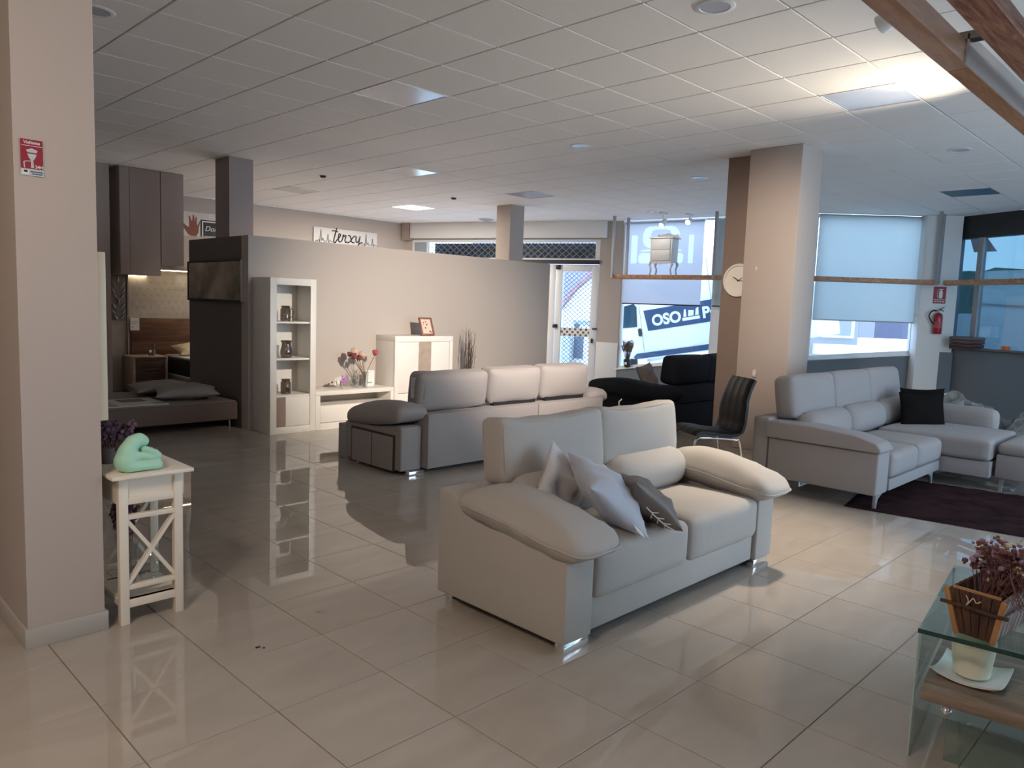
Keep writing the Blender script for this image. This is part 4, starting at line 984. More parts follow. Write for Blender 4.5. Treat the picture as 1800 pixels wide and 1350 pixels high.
# lavender bunch behind the table top and glass vases on its shelf
def bunch(name, c, label, cat, n, h, spread, heads, mts, seed, vase=None, r0=.02, hr=(.006, .012), lean=(0, 0)):
    o = thing(name, c, label, cat); c = Vector(c); rn = random.Random(seed); st = MB(); hd = MB()
    for i in range(n):
        a = rn.uniform(0, 6.28); q = rn.random() ** .5; tip = c + Vector((q * spread * math.cos(a) + lean[0] * rn.random(), q * spread * math.sin(a) + lean[1] * rn.random(), h * rn.uniform(.72, 1)))
        bs = c + Vector((r0 * q * math.cos(a + 2), r0 * q * math.sin(a + 2), .01)); mid = (bs + tip) / 2 + Vector((rn.uniform(-.01, .01), rn.uniform(-.01, .01), 0))
        st.tube([bs, mid, tip], .0016, 4)
        for k in range(heads): hd.ball(bs.lerp(tip, 1 - .26 * k / max(1, heads)) + Vector((rn.gauss(0, .006), rn.gauss(0, .006), 0)), rn.uniform(*hr), 5, rn.randrange(len(mts)))
    st.build('stems', M_st, o)
    if heads: hd.build('flower_heads', mts, o, smooth=True)
    if vase: MB().lathe(vase[0], c, 18).build('vase', vase[1], o, smooth=True)
    return o
M_lavd = [mat('lavender_dark', (.075, .04, .07), .9), mat('lavender_mauve', (.16, .085, .13), .9)]
MB_v = [(.035, .0), (.045, .02), (.05, .09), (.04, .14), (.036, .14), (.045, .09), (.04, .02), (.0, .012)]
bunch('lavender_bunch', (1.14, 3.74, .685), 'bunch of dark dried lavender behind the mint ornament', 'dried flowers', 70, .20, .085, 6, M_lavd, 5, ([(.03, 0), (.035, .06), (.03, .08), (.0, .08)], M_dkwall), lean=(.06, .0))
def glassvase(c, prof, label, name='glass_vase'):
    o = thing(name, c, label, 'vase'); MB().lathe(prof, c, 24).build('body', M_vase, o, smooth=True); return o
glassvase((1.285, 3.60, .112), [(.03, 0), (.05, .02), (.062, .07), (.055, .12), (.03, .16), (.035, .18), (.031, .18), (.026, .16), (.051, .12), (.058, .07), (.046, .024), (.0, .01)], 'round clear glass vase on the lower shelf of the cream side table')
bunch('flower_vase', (1.19, 3.64, .112), 'tall clear vase of dark dried flowers on the lower shelf of the side table', 'vase', 26, .42, .05, 7, M_lavd, 8, ([(.028, 0), (.034, .02), (.045, .18), (.055, .26), (.052, .26), (.042, .18), (.03, .03), (0, .02)], M_vase), lean=(-.03, .0))
# frame hung on the pillar side, seen edge on
f_ = thing('wall_mirror', (1.06, 3.72, 1.28), 'tall cream framed mirror on the pillar side, seen edge on', 'mirror')
MB().box(1.068, 1.102, 3.58, 3.625, .91, 1.645).box(1.068, 1.102, 3.86, 3.905, .91, 1.645).box(1.068, 1.102, 3.625, 3.86, .91, .955).box(1.068, 1.102, 3.625, 3.86, 1.60, 1.645).build('frame', mat('warm_cream', (.86, .72, .53), .5), f_, bevel=.003)
MB().box(1.07, 1.09, 3.625, 3.86, .955, 1.6).build('mirror_glass', M_chrome, f_)
MB().box(1.042, 1.068, 3.60, 3.62, 1.50, 1.66).build('hanging_strap', mat('rust', (.18, .06, .04), .7), f_); MB().box(1.05, 1.068, 3.585, 3.60, 1.40, 1.45).build('clip', M_black, f_)
# vigilance sign on the pillar
sg = thing('security_sign', (.81, 3.478, 1.99), 'small red security sign on the front of the left pillar', 'sign')
xl, xr, zb, zt = .772, .852, 1.916, 2.055
Mred = mat('sign_red', (.28, .012, .024), .45); Msil = mat('sign_silver', (.50, .52, .54), .4)
MB().box(xl, xr, 3.4755, 3.4795, zb, zt).build('plate', Msil, sg)
MB().box(xl + .001, xr - .002, 3.4745, 3.4755, zb + .026, zt - .001).build('red_field', Mred, sg)
def T(body, size, x, z, mt, parent, y=3.4742, **k): return text('lettering', body, size, (x, y, z), (1, 0, 0), (0, 0, 1), mt, parent, ext=.0003, **k)
T('Vigilante', .0165, (xl + xr) / 2, zt - .018, M_white, sg, bold=.0003)
MB().box(xl + .004, xr - .004, 3.4738, 3.4744, zt - .026, zt - .0245).build('underline', M_white, sg)
T('24H', .016, xr - .016, zb + .030, M_white, sg, bold=.0004)
def flat(name, pts, mt, parent, y0, y1): return MB().prism([(a, b) for a, b in pts], 1, y0, y1).build(name, mt, parent)
cx = (xl + xr) / 2; cz = zb + .085
flat('cap_symbol', [(cx - .02, cz + .012), (cx, cz + .02), (cx + .02, cz + .012), (cx + .015, cz + .003), (cx - .015, cz + .003)], Msil, sg, 3.4736, 3.4744)
flat('face_symbol', [(cx - .016, cz - .002), (cx + .016, cz - .002), (cx + .011, cz - .016), (cx + .003, cz - .028), (cx - .003, cz - .028), (cx - .011, cz - .016)], Msil, sg, 3.4736, 3.4744)
flat('shoulder_symbol', [(cx - .028, zb + .028), (cx - .030, cz - .034), (cx - .024, cz - .030), (cx - .004, cz - .028), (cx - .004, cz - .031), (cx - .022, cz - .033), (cx - .0255, cz - .036), (cx - .0245, zb + .028)], Msil, sg, 3.4736, 3.4744)
flat('tie_symbol', [(cx - .004, cz - .028), (cx + .004, cz - .028), (cx + .006, zb + .03), (cx - .004, zb + .03)], Msil, sg, 3.4736, 3.4744)
MB().box(xl + .006, xl + .028, 3.4745, 3.4757, zb + .004, zb + .022).build('logo_patch', M_white, sg); MB().box(xl + .011, xl + .024, 3.4738, 3.4746, zb + .012, zb + .020).build('logo_mark', M_black, sg)
MB().box(xl + .034, xr - .004, 3.4738, 3.4757, zb + .014, zb + .0175).box(xl + .038, xr - .006, 3.4738, 3.4757, zb + .006, zb + .0095).build('small_print', mat('sign_navy', (.03, .06, .14), .5), sg)

# ------------------------------------------------------------------ white living room units
M_oak = mat('grey_oak', (.40, .32, .26), .5, vary=.12, vscale=12)
u = thing('display_cabinet', (4.17, 7.67, 0), 'tall white display cabinet with three jars on open shelves', 'cabinet')
XL, XR, YF, YB, ZT = 3.90, 4.45, 7.47, 7.868, 1.69
MB().box(XL, XL + .025, YF + .025, YB, 0, ZT).build('side_panel', M_whitewood, u, bevel=.002); MB().box(XR - .025, XR, YF + .025, YB, 0, ZT).build('side_panel', M_whitewood, u, bevel=.002)
MB().box(XL + .025, XR - .025, YF + .025, YB, ZT - .03, ZT).build('top_panel', M_whitewood, u); MB().box(XL + .025, XR - .025, YB - .012, YB, 0, ZT - .03).build('back_panel', M_whitewood, u)
for z in (.42, .822, 1.222): MB().box(XL + .025, XR - .025, YF + .02, YB - .012, z - .02, z).build('shelf', M_whitewood, u, bevel=.002)
MB().box(XL, XL + .075, YF, YF + .025, 0, ZT).build('stile', M_whitewood, u, bevel=.002); MB().box(XR - .07, XR, YF, YF + .025, 0, ZT).build('stile', M_whitewood, u, bevel=.002)
MB().box(XL + .075, XR - .07, YF, YF + .025, ZT - .075, ZT).build('rail', M_whitewood, u, bevel=.002); MB().box(XL + .075, XR - .07, YF, YF + .025, 0, .075).build('rail', M_whitewood, u, bevel=.002)
MB().box(4.085, XR - .072, YF + .004, YF + .024, .078, .40).build('door', M_whitewood, u, bevel=.003); MB().box(XL + .078, 4.082, YF + .006, YF + .024, .078, .40).build('door_insert', mat('mauve_oak', (.30, .22, .19), .5), u)
u = thing('low_unit', (4.99, 7.67, 0), 'low white unit between the two cabinets, holding flowers', 'cabinet')
XL, XR, ZT = 4.452, 5.53, .44
MB().box(XL, XR, YF, YB, ZT - .05, ZT).build('top_panel', M_whitewood, u, bevel=.003)
MB().box(XL, XL + .06, YF, YB, 0, ZT - .05).build('side_panel', M_whitewood, u, bevel=.003); MB().box(XR - .045, XR, YF, YB, 0, ZT - .05).build('side_panel', M_whitewood, u, bevel=.003)
MB().box(XL + .06, XR - .045, YF, YB, 0, .075).build('plinth', M_whitewood, u); MB().box(XL + .06, XR - .045, YB - .012, YB, .075, ZT - .05).build('back_panel', M_whitewood, u)
MB().box(XL + .06, XR - .045, YF + .01, YB - .012, .255, .275).build('shelf', M_whitewood, u); MB().box(XL + .064, XR - .05, YF + .006, YF + .024, .08, .262).build('drawer', M_whitewood, u, bevel=.003)
u = thing('highboard', (6.0, 7.67, 0), 'white highboard with beige centre strip and photo frame on top', 'cabinet')
XL, XR, ZT = 5.535, 6.462, 1.06
MB().box(XL, XL + .03, YF + .025, YB, 0, ZT - .07).build('side_panel', M_whitewood, u, bevel=.002); MB().box(XR - .03, XR, YF + .025, YB, 0, ZT - .07).build('side_panel', M_whitewood, u, bevel=.002)
MB().box(XL, XR, YF, YB, ZT - .07, ZT).build('top_panel', M_whitewood, u, bevel=.003)
MB().box(XL, XL + .055, YF, YF + .025, 0, ZT - .07).build('stile', M_whitewood, u); MB().box(XR - .05, XR, YF, YF + .025, 0, ZT - .07).build('stile', M_whitewood, u)
MB().box(XL + .03, XR - .03, YF + .03, YB, 0, ZT - .07).build('carcass', M_whitewood, u)
MB().box(XL + .058, 5.905, YF + .004, YF + .026, .355, ZT - .073).build('door', M_whitewood, u, bevel=.003); MB().box(5.908, 6.105, YF + .008, YF + .026, .06, ZT - .073).build('centre_strip', M_oak, u)
MB().box(6.108, XR - .053, YF + .004, YF + .026, .355, ZT - .073).build('door', M_whitewood, u, bevel=.003)
MB().box(XL + .058, 5.905, YF + .004, YF + .026, .06, .35).build('drawer', M_whitewood, u, bevel=.003); MB().box(6.108, XR - .053, YF + .004, YF + .026, .06, .35).build('drawer', M_whitewood, u, bevel=.003)
# jars
M_jar = glass('smoked_glass', (.62, .57, .54), .14)
M_jw = mat('jar_wire', (.12, .11, .10), .4, .8)
def jar(c, prof, label, handle=False):
    o = thing('jar', c, label, 'jar', group='smoked glass jars in the display cabinet'); c = Vector(c)
    k = [(r_ - .004, z) for r_, z in prof[::-1]]; k[-1] = (k[-1][0], .008); k.append((0, .008))
    MB().lathe(prof + k, c, 22).build('body', M_jar, o, smooth=True)
    r1, z1 = prof[-1]; MB().tube([c + Vector((r1 * 1.04 * math.cos(a * .3142), r1 * 1.04 * math.sin(a * .3142), z1 - .012)) for a in range(21)], .003, 5).build('neck_wire', M_jw, o)
    if handle: MB().tube(spline([c + Vector((r1, -.01, z1 - .02)), c + Vector((r1 + .035, -.015, z1 - .05)), c + Vector((r1 + .03, -.015, z1 - .11)), c + Vector((r1 + .008, -.01, .04))], 5), .004, 6).build('handle', M_jw, o)
    return o
jar((4.158, 7.62, 1.222), [(.052, 0), (.056, .02), (.056, .13), (.042, .15), (.048, .17)], 'tall smoked glass jar with wire handle on the top shelf', True)
jar((4.17, 7.62, .822), [(.055, 0), (.066, .03), (.068, .07), (.056, .12), (.05, .15), (.058, .19)], 'rounded cracked glass jar on the middle shelf')
jar((4.165, 7.62, .42), [(.052, 0), (.056, .015), (.056, .13), (.042, .145), (.048, .165)], 'straight smoked glass jar on the lowest open shelf')
# flowers on the low unit
M_pet = [mat('petal_cream', (.62, .45, .34), .7), mat('petal_red', (.19, .045, .045), .7), mat('petal_rose', (.42, .08, .13), .7)]
def rosehead(mb, c, r, m, seed):
    rn = random.Random(seed)
    mb.ball(c, r * .8, 8, m, (1, 1, 1.15))
    for i in range(9):
        a = i * 2.4; d = Vector((math.cos(a), math.sin(a), 0)); mb.ball(Vector(c) + d * r * .45 + Vector((0, 0, r * rn.uniform(-.25, .45))), r * .62, 6, m, (.75, .75, 1))
v = thing('flower_vase', (5.205, 7.62, .44), 'narrow clear vase of faded roses on the low white unit', 'vase')
MB().lathe([(.032, 0), (.036, .01), (.040, .12), (.045, .19), (.042, .19), (.036, .12), (.032, .02), (.0, .015)], (5.205, 7.62, .44), 20).build('vase', M_vase, v, smooth=True)
v2 = thing('glass_bottle', (5.10, 7.66, .44), 'round clear bottle vase behind the faded roses', 'vase')
MB().lathe([(.05, 0), (.062, .02), (.066, .08), (.05, .13), (.025, .155), (.022, .20), (.028, .215), (.025, .215), (.018, .20), (.021, .155), (.045, .13), (.062, .08), (.056, .02), (0, .01)], (5.10, 7.66, .44), 24).build('body', M_vase, v2, smooth=True)
roses = [((5.335, 7.60, .855), .036, 2), ((5.05, 7.62, .875), .043, 0), ((5.02, 7.58, .82), .036, 1), ((5.14, 7.60, .84), .038, 0), ((5.09, 7.57, .80), .034, 1), ((5.18, 7.62, .82), .033, 0), ((5.0, 7.64, .84), .03, 1)]
for i, (c, r_, m) in enumerate(roses):
    o = thing('rose', (c[0], c[1], c[2]), ['deep pink rose leaning right, alone on the right of the vase', 'large cream rose, topmost of the faded bunch', 'dull red rose at the left of the faded bunch', 'pale cream rose in the middle of the faded bunch', 'dark red rose hanging lowest in the faded bunch', 'small pale rose at the right of the faded bunch', 'small dark red rose behind the left of the bunch'][i], 'rose', group='faded roses in the clear vase')
    mb = MB(); rosehead(mb, c, r_ * 1.15, 0, i); mb.build('bloom', M_pet[m], o, smooth=True)
    MB().tube(spline([Vector((5.205 + (c[0] - 5.2) * -.08, 7.62, .455)), Vector((5.205 + (c[0] - 5.2) * .25, 7.62, .63)), Vector(c) - Vector((0, 0, r_ * .7))], 5), .0035, 5).build('stem', mat('rose_stem', (.20, .14, .09), .8), o)
oc = thing('orchid', (4.86, 7.60, .44), 'small white and purple silk orchid on the low white unit', 'orchid'); rn = random.Random(9); mb = MB()
for i in range(26):
    a = rn.uniform(0, 6.28); q = rn.uniform(0, 1) ** .5; mb.ball((4.83 + q * .05 * math.cos(a) + (.075 if i % 2 else -.01), 7.60 + q * .03 * math.sin(a), .535 + rn.uniform(-.045, .05)), rn.uniform(.016, .024), 6, i % 2, (1, .5, .8))
mb.build('petals', [mat('petal_white', (.72, .68, .60), .7), mat('petal_purple', (.42, .17, .50), .7)], oc, smooth=True)
MB().lathe([(.02, 0), (.026, .004), (.022, .05), (.026, .06), (.0, .06)], (4.86, 7.60, .44), 16).build('pot', M_vase, oc, smooth=True); MB().tube([(4.86, 7.60, .47), (4.86, 7.60, .53)], .006, 5).build('stem', mat('rose_stem', (.2, .14, .09), .8), oc)
pc = thing('price_sheet', (5.34, 7.70, .44), 'white price sheet standing behind the roses', 'sign')
MB().box(5.275, 5.40, 7.70, 7.703, .44, .63).build('sheet', M_white, pc); text('lettering', '------\n-----\n------\n----', .035, (5.29, 7.699, .60), (1, 0, 0), (0, 0, 1), mat('print_grey', (.45, .42, .40), .7), pc, ext=.0004, align='LEFT')
MB().box(5.29, 5.37, 7.6985, 7.7, .475, .487).build('price_bar', mat('print_dark', (.22, .2, .2), .7), pc)
# photo frame on the highboard, seen leaning back
pf = thing('photo_frame', (6.10, 7.58, 1.06), 'brown wooden picture frame leaning back on the highboard', 'picture frame')
M_fw = wood('frame_wood', (.28, .10, .05), (.14, .05, .03), 3, 0, .4)
fr_o = Vector((6.02, 7.57, 1.062)); fx = Vector((.985, -.17, 0)); fy = Vector((-.17 * .30, -.985 * -.30, .95)).normalized(); fz = fx.cross(fy)
def FP(a, b, c): return fr_o + fx * a + fy * b + fz * c
def fbox(mb, a0, a1, b0, b1, c0, c1): return mb.hexa([FP(a0, b0, c0), FP(a1, b0, c0), FP(a1, b0, c1), FP(a0, b0, c1), FP(a0, b1, c0), FP(a1, b1, c0), FP(a1, b1, c1), FP(a0, b1, c1)])
mb = MB(); W_, H_ = .185, .235
fbox(mb, 0, .022, 0, H_, 0, .022); fbox(mb, W_ - .022, W_, 0, H_, 0, .022); fbox(mb, .022, W_ - .022, 0, .022, 0, .022); fbox(mb, .022, W_ - .022, H_ - .022, H_, 0, .022); mb.build('frame', M_fw, pf, bevel=.002)
mb = MB(); fbox(mb, .02, W_ - .02, .02, H_ - .02, .004, .010); pr = mb.build('print', mat('print_blush', (.72, .52, .43), .6), pf)
rn = random.Random(3); mb = MB()
for a, b, s_ in ((.06, .17, .012), (.09, .18, .010), (.10, .14, .014), (.075, .10, .013), (.13, .055, .014), (.05, .14, .008), (.145, .045, .012), (.115, .165, .007)):
    vs = [FP(a + s_ * rn.uniform(.6, 1) * math.cos(k), b + s_ * 1.2 * rn.uniform(.6, 1) * math.sin(k), .0106) for k in (0, .9, 1.8, 2.7, 3.6, 4.5, 5.4)]; mb.add(vs, [tuple(range(7))])
mb.build('flower_print', mat('print_red', (.22, .06, .05), .7), pr)
mb = MB(); fbox(mb, .0, .012, 0, .01, -.11, 0); mb.hexa([FP(.06, 0, -.10), FP(.12, 0, -.10), FP(.12, .02, -.10), FP(.06, .02, -.10), FP(.06, H_ * .8, -.004), FP(.12, H_ * .8, -.004), FP(.12, H_ * .8, -.002), FP(.06, H_ * .8, -.002)]); mb.build('stand', M_fw, pf)
# twigs in the corner
bt = thing('twig_bundle', (6.86, 7.62, 0), 'tall bundle of bare dark twigs beside the highboard', 'twigs'); rn = random.Random(12); mb = MB()
for i in range(26):
    a = rn.uniform(0, 6.28); q = rn.random() * .10; top = Vector((6.90 + q * math.cos(a), 7.62 + q * math.sin(a) * .7, rn.uniform(.85, 1.24))); b = Vector((6.86 + q * .4 * math.cos(a), 7.62 + .4 * q * math.sin(a), .25))
    mid = (b + top) / 2 + Vector((rn.uniform(-.03, .03), rn.uniform(-.02, .02), 0)); mb.tube(spline([b, mid, top], 4), [.0045] * 4 + [.003] * 4 + [.0015], 5)
    for k in range(3):
        p = b.lerp(top, rn.uniform(.4, .95)); mb.tube([p, p + Vector((rn.uniform(-.08, .08), rn.uniform(-.04, .04), rn.uniform(.03, .12)))], .0015, 4)
mb.build('twigs', mat('twig_brown', (.10, .075, .06), .9), bt); MB().lathe([(.08, 0), (.10, .02), (.11, .28), (.10, .30), (.09, .28), (.0, .1)], (6.86, 7.62, 0), 20).build('vase', M_dkwall, bt, smooth=True)

# ------------------------------------------------------------------ things on the partition end and back wall
pic = thing('wall_picture', (3.84, 8.68, 1.64), 'dark framed glazed picture on the end face of the partition', 'picture')
MB().box(3.826, 3.849, 7.975, 9.40, 1.418, 1.872).build('backing', M_black, pic)
pp = mat('sepia_print', (.34, .28, .20), .12, vary=.7, vscale=2.2); MB().box(3.823, 3.827, 8.0, 9.38, 1.435, 1.86).build('print', pp, pic)
MB().box(3.815, 3.85, 7.962, 7.978, 1.415, 1.875).build('frame_edge', M_chrome, pic); MB().box(3.818, 3.85, 7.975, 9.40, 1.41, 1.42).box(3.818, 3.85, 7.975, 9.40, 1.868, 1.876).box(3.818, 3.85, 9.395, 9.41, 1.41, 1.876).build('frame', M_black, pic)
sg = thing('brand_sign', (8.93, 13.84, 2.79), 'white slogan sign with black script and heartbeat lines on back wall', 'sign')
MB().box(8.155, 9.70, 13.815, 13.85, 2.50, 2.94).build('board', mat('sign_white', (.70, .70, .69), .5), sg, bevel=.004)
def stroke(name, pts, r, parent, smooth_=True, k=6):
    q = [Vector((8.155 + a * 1.545, 13.812, 2.50 + b)) for a, b in (pts if not smooth_ else [(x, .185 + (z - .15) * 1.5) for x, z in pts])]; q = spline(q, k) if smooth_ else q
    rr_ = r if isinstance(r, float) else r
    return MB().tube(q, rr_, 6).build(name, M_black, parent)
def beat(x0_):
    return [(x0_, .16), (x0_ + .04, .16), (x0_ + .055, .20), (x0_ + .068, .13), (x0_ + .085, .40), (x0_ + .10, .17), (x0_ + .115, .23), (x0_ + .135, .165), (x0_ + .175, .165), (x0_ + .19, .32), (x0_ + .205, .13), (x0_ + .22, .20), (x0_ + .245, .165), (x0_ + .27, .165)]
stroke('heartbeat_line', beat(.02), .007, sg, False); stroke('heartbeat_line', beat(.73), .007, sg, False)
for pts in ([(.345, .33), (.32, .24), (.30, .15), (.32, .13), (.35, .17)], [(.27, .285), (.31, .29), (.36, .282)],
            [(.35, .17), (.38, .20), (.405, .24), (.385, .255), (.37, .20), (.385, .145), (.42, .16), (.435, .19)],
            [(.435, .19), (.45, .25), (.455, .225), (.475, .24), (.49, .235), (.475, .18), (.485, .145), (.51, .16)],
            [(.525, .245), (.555, .24), (.585, .16), (.625, .155)], [(.64, .25), (.60, .225), (.56, .17), (.515, .14)],
            [(.655, .245), (.648, .19), (.665, .16), (.695, .19), (.715, .25)], [(.715, .25), (.695, .14), (.66, .04), (.63, .05), (.68, .12), (.735, .165), (.755, .16)]):
    stroke('script_stroke', pts, .013, sg)
po_ = thing('wall_poster', (6.4, 13.84, 2.6), 'large poster with a hand on white bedding on the back wall', 'poster')
MB().box(4.9, 6.82, 13.835, 13.85, 1.9, 2.955).build('sheet', mat('poster_white', (.62, .59, .57), .6, vary=.10, vscale=5), po_)
mh = mat('poster_hand', (.24, .085, .05), .7); 
def HB(pts, r): return MB().tube([Vector((a, 13.832, b)) for a, b in pts], r, 8)
mb = MB()
hand = [(5.50, 2.76), (5.56, 2.66), (5.63, 2.56), (5.68, 2.53), (5.78, 2.53), (5.82, 2.60), (5.83, 2.70), (5.855, 2.79), (5.84, 2.80), (5.80, 2.72), (5.79, 2.78), (5.795, 2.87), (5.77, 2.875), (5.755, 2.78), (5.745, 2.90), (5.72, 2.905), (5.705, 2.78), (5.67, 2.88), (5.645, 2.885), (5.655, 2.78), (5.65, 2.68), (5.58, 2.72), (5.525, 2.79)]
n = len(hand); mb.add([Vector((a, 13.834, b)) for a, b in hand], [tuple(range(n))]); mb.build('hand_print', mh, po_)
MB().box(5.86, 6.75, 13.828, 13.834, 1.95, 2.835).build('dark_label_border', M_black, po_); MB().box(5.885, 6.73, 13.8265, 13.828, 1.97, 2.815).build('dark_label_line', M_white, po_); MB().box(5.905, 6.71, 13.825, 13.8265, 1.99, 2.795).build('dark_label', mat('poster_green', (.012, .022, .018), .5), po_)
text('lettering', 'Dorsi', .13, (5.93, 13.8245, 2.64), (1, 0, 0), (0, 0, 1), M_white, po_, shear=.35, align='LEFT')
MB().box(5.93, 6.6, 13.824, 13.825, 2.535, 2.55).box(5.95, 6.55, 13.824, 13.825, 2.50, 2.51).build('small_print', Msil, po_)

# ------------------------------------------------------------------ bedroom niche
M_wp = mat('wallpaper', (.50, .45, .39), .8, vary=.08, vscale=9)
o = B('wall_niche_back', M_wp, None, 3.62, 6.2, 12.1, 12.2, 0, 2.4); tag(o, 'patterned beige wallpaper wall of the bedroom niche', kind='structure')
rn = random.Random(2); mb = MB(); 
for i in range(14):
    for j in range(6):
        cx = 4.1 + i * .105 + (.05 if j % 2 else 0); cz = 1.16 + j * .095
        if cx > 5.4: continue
        mb.add([(cx + .022 * math.cos(k * .785) * (1 if k % 2 else .5), 12.0985, cz + .022 * math.sin(k * .785) * (1 if k % 2 else .5)) for k in range(8)], [tuple(range(8))])
w_ = mb.build('wallpaper_motif', mat('wallpaper_motif', (.40, .35, .30), .8), bpy.data.objects['wall_niche_back']); w_['kind'] = 'stuff'
tag(B('trim_1', M_taupe, None, 4.0, 4.02, 12.06, 12.1, 0, 1.75), 'thin upright trim in the bedroom niche', kind='structure')
def soffit(name, x0, x1, y0, y1, z0, mt, label): return tag(B(name, mt, None, x0, x1, y0, y1, z0, CEIL), label, kind='structure')
ob_ = thing('overhead_cabinet', (4.0, 11.8, 1.73), 'deep taupe overhead cabinet nearest the pillar, above the nightstand', 'cabinet')
MB().box(3.73, 4.285, 11.5, 12.1, 1.735, CEIL).build('carcass', M_taupe, ob_, bevel=.004); MB().box(3.735, 3.86, 11.488, 11.5, 1.74, CEIL - .01).build('door', M_taupe, ob_); MB().box(3.865, 4.28, 11.488, 11.5, 1.74, CEIL - .01).build('door', M_taupe, ob_)
o2 = thing('overhead_cabinet', (4.45, 11.8, 1.89), 'shorter taupe overhead cabinet with light strip beneath', 'cabinet')
MB().box(4.29, 4.62, 11.5, 12.1, 1.89, CEIL).build('carcass', M_taupe, o2, bevel=.004); MB().box(4.294, 4.615, 11.488, 11.5, 1.895, CEIL - .01).build('door', M_taupe, o2)
lb = thing('light_shelf', (4.8, 12.0, 1.82), 'beige shelf board with a glowing light strip over the bed', 'shelf')
MB().box(4.29, 5.6, 11.75, 12.1, 1.83, 1.886).build('board', M_wall, lb, bevel=.003)
o_ = MB().box(4.03, 4.28, 12.06, 12.08, 1.724, 1.733).box(4.30, 5.55, 11.76, 11.785, 1.818, 1.829).build('light_strip', mat('led_strip', (1, .9, .7), .5, emit=(1.0, .82, .52), estr=9), lb)
hb = thing('headboard', (4.9, 12.06, .6), 'wide brown oak headboard behind bed and nightstand', 'headboard')
M_hb = wood('oak_brown', (.25, .12, .06), (.12, .055, .03), 2, 0, .5)
for k in range(3): MB().box(4.05, 6.1, 12.06, 12.098, .02 + .36 * k, .02 + .36 * (k + 1) - .004).build('plank', M_hb, hb, bevel=.002)
pt = thing('price_tag', (4.08, 12.04, 1.0), 'white price sheet taped to the oak headboard', 'sign'); MB().box(4.035, 4.165, 12.05, 12.054, .91, 1.10).build('sheet', M_white, pt); MB().box(4.05, 4.15, 12.048, 12.05, 1.04, 1.05).box(4.05, 4.13, 12.048, 12.05, 1.01, 1.02).box(4.06, 4.08, 12.048, 12.05, .95, .97).build('print', mat('print_grey', (.45, .42, .40), .7), pt)
lp = thing('leaf_panel', (3.87, 12.08, 1.4), 'grey wall panel with raised silver leaves in the niche', 'wall art'); MB().box(3.70, 3.985, 12.07, 12.099, 1.06, 1.72).build('panel', mat('panel_grey', (.20, .18, .17), .6), lp, bevel=.003)
M_leaf = mat('leaf_silver', (.50, .48, .46), .35, .6)
for side, bx, bz in ((1, 3.88, 1.44), (1, 3.88, 1.13)):
    for k, (a, dx, dz) in enumerate(((120, -.06, .14), (60, .06, .15), (125, -.07, .05), (55, .07, .06), (90, .0, .22), (125, -.04, -.03), (50, .05, -.02))):
        M = rz(0) @ Matrix.Rotation(R(-(a)), 3, 'Y')
        vs = []; L_, w_ = .105, .017
        for q, r_ in ((0, 0), (.25, .8), (.5, 1), (.75, .7), (1, 0)):
            for sd, dp in ((-1, .0), (0, -.016), (1, .0)): vs.append(Vector((bx + dx, 12.066, bz + dz)) + M @ Vector((q * L_ - L_ / 2, 0, sd * w_ * r_)) + Vector((0, dp * r_ - .002, 0)))
        fs = []
        for i in range(4):
            for j in range(2): b0 = i * 3 + j; fs.append((b0, b0 + 1, b0 + 4, b0 + 3))
        MB().add(vs, fs).build('leaf', M_leaf, lp)
ns = thing('nightstand', (4.2, 11.8, 0), 'oak nightstand with three drawers beside the far bed', 'nightstand')
M_ns = mat('pale_oak', (.34, .26, .20), .5, vary=.1, vscale=10); M_nd = wood('dark_oak', (.13, .075, .05), (.07, .04, .028), 3, 0, .5)
MB().box(3.90, 3.94, 11.58, 12.02, .03, .53).build('side_panel', M_ns, ns, bevel=.002); MB().box(4.36, 4.40, 11.58, 12.02, .03, .53).build('side_panel', M_ns, ns, bevel=.002)
MB().box(3.90, 4.40, 11.57, 12.02, .53, .548).build('top_panel', M_ns, ns, bevel=.002); MB().box(3.94, 4.36, 11.6, 12.02, .03, .06).build('base', M_ns, ns)
for k in range(3):
    d_ = MB().box(3.943, 4.357, 11.585, 11.61, .062 + .156 * k, .062 + .156 * (k + 1) - .004).build('drawer', M_nd, ns, bevel=.002); MB().box(4.07, 4.27, 11.572, 11.586, .175 + .156 * k, .187 + .156 * k).build('handle', M_black, d_)
tc_ = thing('candle_lantern', (4.22, 11.76, .548), 'small dark ornament with white ball and glass on the nightstand', 'ornament')
MB().lathe([(.03, 0), (.034, .01), (.034, .085), (.03, .09), (0, .09)], (4.25, 11.76, .548), 16).build('cup', M_dkwall, tc_, smooth=True); MB().ball((4.205, 11.74, .612), .022, 10).build('ball', M_white, tc_, smooth=True); MB().lathe([(.022, .09), (.024, .17), (.022, .17), (.02, .09)], (4.26, 11.76, .548), 16).build('glass_tube', M_jar, tc_, smooth=True); MB().box(4.19, 4.22, 11.73, 11.77, .548, .592).build('block', M_dkwall, tc_)
bd = thing('bed', (5.1, 11.1, 0), 'far bed with black sided mattress against the oak headboard', 'bed')
MB().box(4.52, 5.95, 10.15, 12.02, .12, .25).build('base', M_sofa2, bd, bevel=.01); MB().box(4.50, 5.97, 10.12, 12.03, .268, .52).build('mattress', mat('mattress_black', (.012, .012, .014), .7), bd, bevel=.03, seg=3); MB().box(4.505, 5.965, 10.125, 12.025, .25, .27).build('piping', M_white, bd); MB().box(4.515, 5.955, 10.135, 12.015, .515, .545).build('topper', mat('mattress_white', (.68, .64, .58), .8), bd, bevel=.012)
for x in (4.6, 5.85):
    for y in (10.25, 11.9): MB().tube([(x, y, 0), (x, y, .12)], .025, 10).build('leg', M_chrome, bd)
